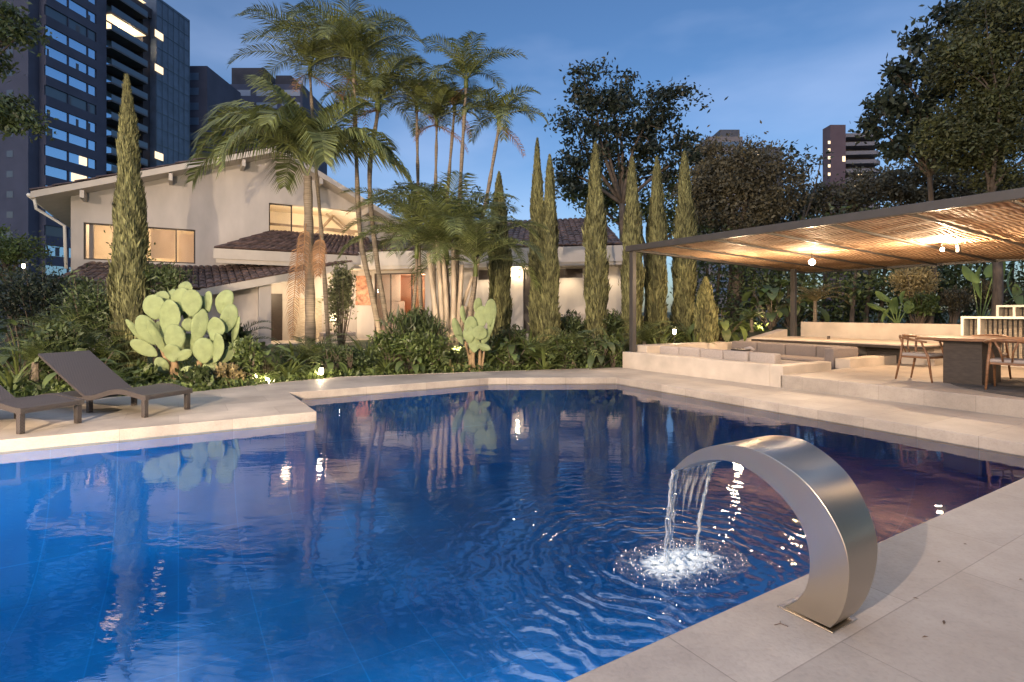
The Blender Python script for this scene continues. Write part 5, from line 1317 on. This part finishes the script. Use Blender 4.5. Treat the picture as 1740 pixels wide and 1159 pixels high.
L1 = [(262, 522, 35, 39, -10, 10, 0), (306, 512, 36, 44, 18, -12, .12), (326, 515, 32, 42, 0, 24, 0), (315, 490, 34, 22, 10, -20, .25), (288, 541, 40, 58, 4, -8, -.05), (297, 575, 32, 44, -6, 15, -.12),
      (251, 561, 30, 50, -24, 28, -.02), (246, 592, 23, 44, -58, 10, 0), (275, 507, 28, 24, 0, 0, .3), (339, 554, 26, 54, 10, 35, .03), (367, 559, 34, 37, 8, -10, -.03), (346, 596, 34, 40, -4, 14, -.12),
      (371, 591, 26, 46, 8, -24, -.1), (354, 513, 22, 34, 5, -30, .2), (381, 513, 28, 40, 20, 12, .15), (389, 541, 27, 46, 12, 30, .1), (399, 563, 18, 50, 22, -30, .2), (396, 596, 20, 48, 38, 20, .1),
      (293, 600, 26, 28, -20, 5, -.18), (311, 604, 17, 30, 62, 10, -.15), (320, 552, 20, 21, 0, 30, .05), (321, 641, 38, 34, 4, -8, -.3), (267, 574, 14, 60, -24, 40, .05), (233, 565, 12, 50, -35, 30, .1), (326, 583, 16, 40, 6, -40, .1), (276, 622, 20, 30, -30, 30, 0), (356, 626, 22, 26, 20, 10, .05)]
pads('large prickly pear with a dense mass of pale oval pads behind the loungers', 10.9, L1, [(300, 665, 290, 580, .07), (312, 665, 346, 600, .07), (306, 668, 262, 560, .05), (320, 662, 372, 590, .05), (300, 664, 312, 640, .06)], seed=3, back=13)
L2_ = [(833, 531, 22, 42, 4, 10, 0), (816, 543, 24, 44, 14, -18, .05), (800, 556, 23, 34, 0, 14, -.02), (797, 569, 21, 27, 0, -5, -.05), (778, 563, 15, 44, -20, 25, .05), (787, 535, 11, 30, -10, 40, .08), (815, 566, 26, 22, 30, 10, -.05), (834, 553, 13, 30, 15, -35, .02), (822, 590, 24, 12, 20, 0, 0), (806, 586, 20, 24, 0, 8, 0), (812, 520, 16, 26, 8, 30, .12), (826, 572, 14, 28, 28, 20, .04)]
pads('small prickly pear with a few pale pads on orange stems at the deck edge', 13.0, L2_, [(797, 634, 800, 585, .055), (806, 635, 806, 585, .05), (815, 634, 815, 582, .045), (802, 634, 790, 580, .03), (818, 633, 824, 588, .03)], seed=4, base_px=807)

# border planting, left to right
shrub('dense dark hedge mass behind the left lounger', 60, 520, 13.5, 75, 62, dark_leaf, leaf=.10, n=7000, seed=60)
shrub('dark feathery shrub between the hedge and the lone cypress', 155, 540, 12.6, 55, 60, deep_leaf, leaf=.12, n=5200, seed=61, asp=.25)
shrub('low dark shrub under the lower white wall left of the lone cypress', 120, 500, 14.5, 60, 26, deep_leaf, leaf=.10, n=3000, seed=62)
shrub('dark leafy shrub behind the prickly pear, right side', 400, 590, 12.2, 26, 34, deep_leaf, leaf=.13, n=1700, seed=63)
shrub('green leafy shrub behind the prickly pear, top left', 270, 480, 13, 50, 28, deep_leaf, leaf=.12, n=2200, seed=64, asp=.25)
shrub('dark fern-like shrub behind the raised lounger backrest', 100, 600, 10.6, 40, 45, deep_leaf, leaf=.12, n=2400, seed=65)
strap('spiky pale green strap plant at the far left edge beside the lounger', 18, 640, 9.6, 26, .75, .05, seed=66, droop=1.7)
feather('small fan of arching green fronds above the left lounger', 60, 600, 10.2, 9, .7, .26, strap_m, 67, .45)
strap('upright thin reed-like plant left of the raised backrest', 30, 620, 10.4, 12, .95, .03, seed=68, up=1.35, droop=.7)
feather('low green palm tuft right of the raised lounger backrest', 172, 625, 9.9, 10, .65, .22, strap_m, 69, .02)
feather('feathery tuft below the lone cypress', 190, 650, 9.5, 9, .5, .16, green_leaf, 70, 0)
shrub('low leafy clump at the foot of the prickly pear, left', 240, 645, 10.3, 26, 22, green_leaf, leaf=.14, n=700, seed=71, asp=.5)
shrub('low leafy clump with pale dry leaves at the foot of the prickly pear, right', 385, 640, 10.5, 26, 18, pale_leaf, leaf=.09, n=650, seed=72, asp=.5)
shrub('broad dark leaves under the prickly pear pads', 345, 645, 10.2, 36, 18, deep_leaf, leaf=.13, n=900, seed=73, asp=.5)
shrub('light catching shrub beside the two garden spotlights', 420, 610, 11.0, 24, 28, green_leaf, leaf=.09, n=1300, seed=74, asp=.5)
strap('long grassy strap plant between the spotlights and the palm trunk', 490, 615, 11.4, 34, .72, .045, seed=75, droop=1.9)
strap('strap plant with wide pale leaves before the porch pillar', 468, 600, 11.9, 16, .62, .09, seed=76, droop=1.5)
shrub('round dark shrub with small leaves on the lawn below the daybed', 590, 606, 12.6, 42, 17, deep_leaf, leaf=.06, n=2600, seed=77)
shrub('climbing shrub with whitish leaves beside the porch opening', 578, 510, 17.5, 27, 56, mat('pale_climber_leaf', (.16, .17, .08), .6, var=.4, scale=2, island=.5, trans=.25), leaf=.12, n=2600, seed=78)
shrub('bushy green shrub at the foot of the leaning palm trunks', 670, 592, 13.2, 40, 26, green_leaf, leaf=.13, n=2000, seed=79, asp=.3)
shrub('deep green shrub in front of the pale palm stems', 722, 600, 12.8, 40, 32, green_leaf, leaf=.11, n=2600, seed=80)
strap('grassy clump with upright leaves below the palm clump', 655, 600, 12.9, 30, .65, .035, seed=81, droop=1.5)
strap('arching white-edged strap plant left of the small prickly pear', 765, 590, 13.3, 18, .75, .05, pale_leaf, 82, .8, 1.5)
shrub('dark shrub around the orange stems of the small prickly pear', 775, 612, 13.4, 26, 20, deep_leaf, leaf=.09, n=1400, seed=83)
shrub('low green shrub right of the small prickly pear', 858, 610, 13.5, 24, 24, green_leaf, leaf=.10, n=1300, seed=84)
shrub('black-green shrub between the first cypresses', 872, 585, 14.6, 30, 30, deep_leaf, leaf=.10, n=2000, seed=85)
feather('fan shaped palm plant with stiff leaves in front of the twin cypress spires', 915, 600, 13.6, 15, .75, .24, strap_m, 86, .25)
strap('broad strap plant under the twin cypress spires', 925, 610, 13.3, 22, .8, .08, seed=87, droop=1.4)
shrub('bright leafy shrub right of the twin cypress spires', 955, 600, 13.8, 24, 28, green_leaf, leaf=.09, n=1500, seed=88)
shrub('dark green shrub below the broad middle cypress', 1005, 600, 13.9, 36, 28, deep_leaf, leaf=.10, n=2600, seed=89)
shrub('small green shrub against the left end of the low pool wall', 1040, 602, 13.9, 18, 24, green_leaf, leaf=.08, n=1300, seed=90)
shrub('wide shrub under the right hand cypresses behind the low wall', 1130, 572, 16.5, 60, 20, deep_leaf, leaf=.10, n=2600, seed=91)
strap('agave like plant with long pointed leaves behind the front pergola post', 1120, 560, 15.2, 24, .95, .07, seed=92, droop=1.1)
strap('agave like plant with long pointed leaves below the short conifer', 1180, 560, 15.4, 26, .95, .06, seed=93, droop=1.2)
shrub('low shrub beside the white garden light', 1205, 560, 16.2, 28, 18, green_leaf, leaf=.09, n=1300, seed=94)
feather('tiny palm with a drooping crown on the lawn behind the lounge', 1277, 548, 18, 13, .5, .18, strap_m, 95, .38)
# taller tropical undergrowth
def leafclump(label, px, py, d, n=16, L=.7, wl=.16, m=None, seed=1, group='broad leaved tropical plants in the border', stalk=.6):
    """long stalks, each with one broad pointed leaf"""
    L *= 1.25; wl *= 1.15; stalk *= 1.2; random.seed(seed); c = at(px, py, d); z0 = gz(c.x, c.y); t = thing('broad_leaf_plant', label, 'plant', (c.x, c.y, z0), group=group); lf = MB(); st = MB()
    for i in range(n):
        a = i * 2.399 + random.uniform(-.3, .3); e = random.uniform(.6, 1.45); h = stalk * random.uniform(.5, 1.15); b = Vector((c.x, c.y, z0))
        d_ = Vector((math.cos(a) * math.cos(e), math.sin(a) * math.cos(e), math.sin(e))); q = b + d_ * h; st.tube([b, b + d_ * h * .5 + Vector((0, 0, .03)), q], [.011, .009, .006], 5)
        e2 = e - random.uniform(.5, 1.4); N = 6; p = q; l = L * random.uniform(.6, 1.1) * .55; side = Vector((-math.sin(a), math.cos(a), random.uniform(-.2, .2))).normalized(); vs = []; fs = []
        for k in range(N + 1):
            f = k / N; ww = wl * (math.sin(math.pi * (.12 + .86 * f)) ** .8) * .5 + .001; vs += [p - side * ww + Vector((0, 0, ww * .25)), p, p + side * ww + Vector((0, 0, ww * .25))]
            p = p + Vector((math.cos(a) * math.cos(e2), math.sin(a) * math.cos(e2), math.sin(e2))) * (l / N); e2 -= .22
        for k in range(N): fs += [(k * 3, k * 3 + 1, k * 3 + 4, k * 3 + 3), (k * 3 + 1, k * 3 + 2, k * 3 + 5, k * 3 + 4)]
        lf.add(vs, fs)
    lf.build('leaves', m or green_leaf, t, smooth=True); st.build('stalks', bark, t); return t
leafclump('broad leaved plant just behind the raised lounger backrest', 150, 640, 10.0, 18, .6, .15, None, 140)
leafclump('broad leaved plant at the left frame edge behind the strap plant', 40, 600, 11.0, 20, .7, .16, deep_leaf, 141, stalk=.9)
feather('palm plant arching over the dark hedge at the left', 95, 560, 12.0, 12, 1.0, .34, frond_m, 142, .7, w=.028)
feather('fern palm between the dark hedge and the lone cypress', 170, 590, 11.4, 12, .85, .3, strap_m, 143, .3, w=.028)
leafclump('tall plant with drooping leaves under the right side of the large prickly pear', 410, 620, 11.4, 18, .6, .13, None, 144, stalk=.6)
feather('dark palm fronds fringing the right side of the large prickly pear', 395, 590, 12.4, 13, .95, .3, deep_leaf, 145, .5, w=.03)
leafclump('leafy plant in front of the porch pillar', 450, 620, 11.6, 20, .6, .14, None, 146, stalk=.55)
strap('long leaved yucca left of the thick palm trunk', 500, 600, 12.8, 26, .95, .06, strap_m, 147, 1.1, 1.3)
leafclump('leafy plant right of the thick palm trunk', 560, 615, 12.4, 18, .6, .13, None, 148, stalk=.45)
strap('yucca with stiff upright leaves among the leaning palm trunks', 690, 570, 13.6, 30, 1.0, .05, strap_m, 149, 1.25, .9)
shrub('tall spiky leaved shrub between the leaning palm trunks', 705, 560, 14.0, 48, 34, deep_leaf, leaf=.30, n=1500, seed=150, asp=.12, up=1.3)
feather('green palm plant in front of the bushy palm stems', 735, 600, 13.1, 13, .9, .3, frond_m, 151, .2, w=.028)
leafclump('bright leaved plant at the deck edge below the palm clump', 700, 615, 12.6, 20, .6, .14, None, 152, stalk=.4)
leafclump('leafy plant between the small prickly pear and the twin cypress spires', 870, 610, 13.4, 20, .65, .15, None, 153, stalk=.55)
strap('yucca in front of the first short cypress', 855, 585, 14.2, 26, .95, .06, strap_m, 154, 1.1, 1.2)
feather('arching palm plant at the foot of the middle cypress', 975, 590, 13.9, 13, .95, .3, frond_m, 155, .35, w=.028)
leafclump('dark broad leaved plant left of the low pool wall', 1020, 600, 13.8, 22, .7, .16, deep_leaf, 156, stalk=.7)
shrub('tall dark shrub against the white wing between two cypresses', 965, 560, 16.2, 34, 26, deep_leaf, leaf=.14, n=2400, seed=157, asp=.3)
shrub('tall dark shrub before the right end of the white wing', 1045, 560, 16.0, 34, 28, deep_leaf, leaf=.14, n=2400, seed=158, asp=.3)
feather('palm plant behind the front pergola post', 1095, 560, 15.0, 13, .9, .3, frond_m, 159, .4, w=.028)
leafclump('broad leaved plant behind the stone seats of the lounge', 1225, 565, 16.0, 20, .9, .22, None, 160, stalk=.8)
leafclump('big leaved plant against the dark hedge behind the lounge', 1310, 545, 19.0, 22, 1.1, .3, deep_leaf, 161, stalk=1.2)
leafclump('big leaved plant behind the rear pergola post', 1345, 540, 19.5, 22, 1.1, .3, None, 162, stalk=1.3)
shrub('leafy shrub behind the sloping wall', 1250, 560, 18.5, 40, 16, green_leaf, leaf=.12, n=2000, seed=163)

strap('tall yucca in front of the first cypress of the row beside the pale wall', 830, 600, 13.8, 30, 1.0, .06, strap_m, 170, 1.2, 1.0)
strap('tall yucca below the thin tallest cypress spire', 900, 585, 14.2, 30, 1.0, .06, strap_m, 171, 1.2, 1.0)
strap('tall yucca against the wing wall right of the middle cypress', 1045, 585, 14.6, 28, .95, .06, strap_m, 172, 1.2, 1.0)
strap('tall spiky yucca between the porch daybed and the leaning trunks', 625, 595, 13.6, 30, .95, .055, strap_m, 173, 1.2, 1.0)
feather('palm plant with upright fronds in front of the porch', 530, 590, 13.0, 14, .95, .32, frond_m, 174, .2, w=.028)
feather('upright palm plant left of the lone cypress', 130, 560, 11.6, 14, 1.05, .34, frond_m, 175, .5, w=.028)
# dark hedge closing the garden behind the pergola
def hedge(label, x0, x1, y0, y1, d, m, n, seed, leaf=.16):
    global rng
    rng = np.random.default_rng(seed); t = thing('hedge', label, 'hedge', at((x0 + x1) / 2, 560, d)); t.location.z = gz(t.location.x, t.location.y); s = d / F
    a, b = at(x0, y1, d), at(x1, y0, d); k = n // 60; c = np.stack([rng.uniform(a.x, b.x, k), rng.uniform(d, d + 2, k), rng.uniform(a.z, b.z, k)], 1)
    c[:, 2] += .5 * np.sin(c[:, 0] * 1.1) * (c[:, 2] > (a.z + b.z) / 2); p = np.repeat(c, 60, 0) + rng.normal(size=(k * 60, 3)) * .33; Ls = leaf * (.6 + .8 * rng.random(len(p)))
    mb = MB(); mb.quads(leaves(p, rng.normal(size=p.shape) + np.array([0, -.3, .3]), Ls, Ls * .45)); mb.build('foliage', m, t)
    mb = MB()
    for i in range(14):
        x = a.x + (b.x - a.x) * (i + .5) / 14; mb.tube([(x, d + 1.2, gz(x, d)), (x + .3, d + 1.2, b.z)], [.09, .03], 6)
    mb.build('trunks', bark, t)
hedge('tall dark hedge behind the left half of the pergola', 1180, 1480, 395, 560, 21, deep_leaf, 15000, 96)
hedge('tall dark hedge behind the right half of the pergola', 1470, 1830, 380, 545, 19, deep_leaf, 15000, 97)
feather('small tree-like cycad behind the glowing bulb of the pergola', 1385, 560, 17.6, 14, .95, .25, pale_leaf, 98, 1.0)
def gz_set(o, z): o.location.z = z
# plants on the bed behind the terrace wall (soil level 0.98)
_gz = gz
def gz(x, y): return .98
shrub('large pale flowering bush on the wall bed directly below the reed ceiling edge', 1553, 482, 17.5, 34, 36, pale_leaf, leaf=.10, n=3800, seed=99, group='plants behind the terrace wall')
shrub('bright green shrub at the foot of the pale bush', 1562, 520, 17.0, 28, 20, green_leaf, leaf=.12, n=1400, seed=100, group='plants behind the terrace wall')
shrub('brownish shrub right of the pale bush on the wall bed', 1620, 515, 17.2, 26, 24, brown_leaf, leaf=.1, n=1600, seed=101, group='plants behind the terrace wall')
shrub('shrub above the white cabinets', 1690, 500, 18.0, 40, 26, brown_leaf, leaf=.12, n=2000, seed=102, group='plants behind the terrace wall')
def bigleaf(label, base, lst, d, seed):
    random.seed(seed); b = at(*base, d); b.z = .98; t = thing('broad_leaf_plant', label, 'plant', b, group='plants behind the terrace wall'); s = d / F
    for px, py, w, h, rot, yaw in lst:
        c = at(px, py, d + random.uniform(-.2, .2)); N = 8; vs = []; fs = []
        for j in range(N + 1):
            q = j / N; ww = w * s * .5 * (math.sin(math.pi * min(1, q * .93 + .07)) ** .6); z = (q - .5) * h * s
            for x in (-ww, 0, ww):
                v = Vector((x, .12 * h * s * math.sin(q * 3) - (.0 if x else .03), z)); v = Matrix.Rotation(R(yaw), 3, 'Z') @ (Matrix.Rotation(R(rot), 3, 'Y') @ v); vs.append(c + v)
        for j in range(N): fs += [(j * 3, j * 3 + 1, j * 3 + 4, j * 3 + 3), (j * 3 + 1, j * 3 + 2, j * 3 + 5, j * 3 + 4)]
        MB().add(vs, fs).build('leaf', strap_leaf_b, t, smooth=True)
        MB().tube([b, b.lerp(c, .5) + Vector((0, 0, .06)), c], [.02, .016, .01], 6).build('stalk', strap_leaf_b, t)
strap_leaf_b = mat('broad_green_leaf', (.17, .24, .07), .4, var=.2, scale=4, bump=.2, bscale=12, trans=.2)
bigleaf('broad leaved elephant ear plant with pale green leaves on the wall top', (1525, 543), [(1522, 520, 24, 30, 170, 20), (1545, 522, 22, 18, 95, -10), (1500, 503, 12, 34, -60, 10), (1488, 521, 8, 34, -70, 0), (1505, 536, 8, 26, -150, 10), (1535, 505, 14, 26, 30, 30)], 16.8, 5)
bigleaf('banana like plant with long upright leaves above the right cabinet', (1665, 520), [(1668, 478, 22, 60, 5, 30), (1700, 470, 16, 62, 12, -20), (1650, 465, 18, 44, -50, 10), (1690, 458, 20, 40, 60, 0), (1720, 480, 18, 50, 10, 40), (1730, 500, 14, 40, -10, -30)], 17.4, 6)
gz = _gz

# potted leaves behind the upper window, imitating trees mirrored in the pane
rng = np.random.default_rng(5); c_ = H(1.75, -.75, 3.7); t = thing('mirrored_tree_leaves', 'leaves standing in for trees mirrored in the left pane of the upper villa window', 'plant', H(1.75, -.75, 2.96))
p_ = np.array(c_) + rng.normal(size=(700, 3)) * np.array([.32, .25, .34]); mb = MB(); mb.quads(leaves(p_, rng.normal(size=(700, 3)), .16, .07)); mb.build('foliage', deep_leaf, t)
MB().tube([H(1.75, -.75, 2.96), H(1.75, -.75, 3.25)], [.16, .2], 12).build('pot', stone, t); MB().tube([H(1.75, -.75, 3.25), c_], [.02, .01], 5).build('stem', bark, t)

# ground cover: grass and low leaves nobody could count
rng = np.random.default_rng(77); arr = []
def scatter(n, xlo, xhi, ylo, yhi):
    px = rng.uniform(xlo, xhi, n * 3); d = rng.uniform(ylo, yhi, n * 3); x = (px - CX) / F * d; ok = ~in_poly(x, d); x, y = x[ok][:n], d[ok][:n]; return x, y
x, y = scatter(26000, -60, 1260, 9.2, 19); z = ground_z(x, y); n = len(x)
ax = rng.normal(size=(n, 3)) * .45 + np.array([0, 0, 1]); Ls = .06 + .10 * rng.random(n)
mb = MB(); mb.quads(leaves(np.stack([x, y, z + Ls * .4], 1), ax, Ls, Ls * .14)); g_ = mb.build('grass', mat('grass_blade', (.075, .115, .028), .7, var=.4, scale=.8, island=.4, trans=.2)); g_['kind'] = 'stuff'; g_['label'] = 'short green grass and weeds on the garden soil'; g_['category'] = 'grass'
x, y = scatter(9000, -60, 1060, 9.2, 13.6); z = ground_z(x, y); n = len(x)
ax = rng.normal(size=(n, 3)) * .9 + np.array([0, 0, .6]); Ls = .06 + .09 * rng.random(n)
mb = MB(); mb.quads(leaves(np.stack([x, y, z + .03 + rng.random(n) * .16], 1), ax, Ls, Ls * .5)); g_ = mb.build('ground_cover', green_leaf); g_['kind'] = 'stuff'; g_['label'] = 'low leafy ground cover along the pool deck border'; g_['category'] = 'ground cover'

# garden lights
def garden_light(px, py, d, label, power, h=.26):
    p = at(px, py, d); t = thing('garden_light', label, 'garden light', p, group='small glowing garden lights in the border')
    z0 = _gz(p.x, p.y); MB().tube([(p.x, p.y, min(z0, p.z - .1)), p - Vector((0, 0, .07))], .012, 6).build('spike', steel_beam, t)
    MB().tube([p - Vector((0, 0, .07)), p + Vector((0, 0, .0)), p + Vector((0, 0, .07))], [.03, .045, .04], 12).build('glass_head', bpy.data.materials['lit_tube'], t, smooth=True)
    MB().tube([p + Vector((0, 0, .072)), p + Vector((0, 0, .09))], [.048, .02], 12).build('cap', steel_beam, t)
    lamp('POINT', p + Vector((0, -.09, .02)), power, (1, .76, .48), .04)
garden_light(546, 631, 11.6, 'brightest glowing garden light at the deck edge below the palm trunk', 9)
garden_light(455, 645, 11.0, 'right one of the two small garden lights near the prickly pear', 5)
garden_light(433, 641, 11.3, 'left one of the two small garden lights near the prickly pear', 5)
garden_light(1146, 564, 15.0, 'small white garden light behind the low pool wall', 5)
garden_light(40, 452, 19, 'square lit lantern among the dark trees at the far left', 8)
# uplights in the planting; the pair before the left hedge is added fill
for px, py, d, pw in ((600, 600, 14.6, 60), (775, 600, 13.2, 200), (700, 585, 14.2, 170), (540, 560, 13.2, 40), (925, 610, 14.3, 16), (1300, 560, 18, 60), (1430, 545, 18.5, 60), (1555, 505, 15.9, 26), (1700, 515, 16.6, 16)):
    p_ = at(px, py, d); lamp('SPOT', p_, pw * 1.3, (1, .74, .46), .06, p_ + Vector((0, .9, 1.3)), 125, .7)

# unseen trees added right of and behind the camera: they darken that side of the deck and mirror in the fountain
def unseen_tree(x, y, h, r, label, seed):
    global rng
    rng = np.random.default_rng(seed); t = thing('broadleaf_tree', label, 'tree', (x, y, 0), group='trees around the garden')
    c = np.array([x, y, h * .62]) + unit(rng.normal(size=(70, 3))) * (rng.random((70, 1)) ** .4) * np.array([r, r, h * .40]); p = np.repeat(c, 70, 0) + rng.normal(size=(4900, 3)) * .4
    mb = MB(); mb.quads(leaves(p, rng.normal(size=p.shape), .3, .16)); mb.build('crown', deep_leaf, t)
    MB().tube([(x, y, 0), (x + .2, y, h * .4), (x, y, h * .8)], [.2, .15, .06], 8).build('trunk', bark, t)
unseen_tree(8.9, 1.4, 6.5, 2.4, 'unseen dark leafy tree added right of the camera beside the near deck', 131)
unseen_tree(8.4, -3.0, 7.5, 2.8, 'unseen dark leafy tree added behind the camera on the right', 132)
unseen_tree(3.0, -8.5, 8, 3.0, 'unseen dark leafy tree added directly behind the camera', 133)
unseen_tree(13.5, -4.0, 8, 3.0, 'unseen dark leafy tree added far right behind the dining terrace', 134)
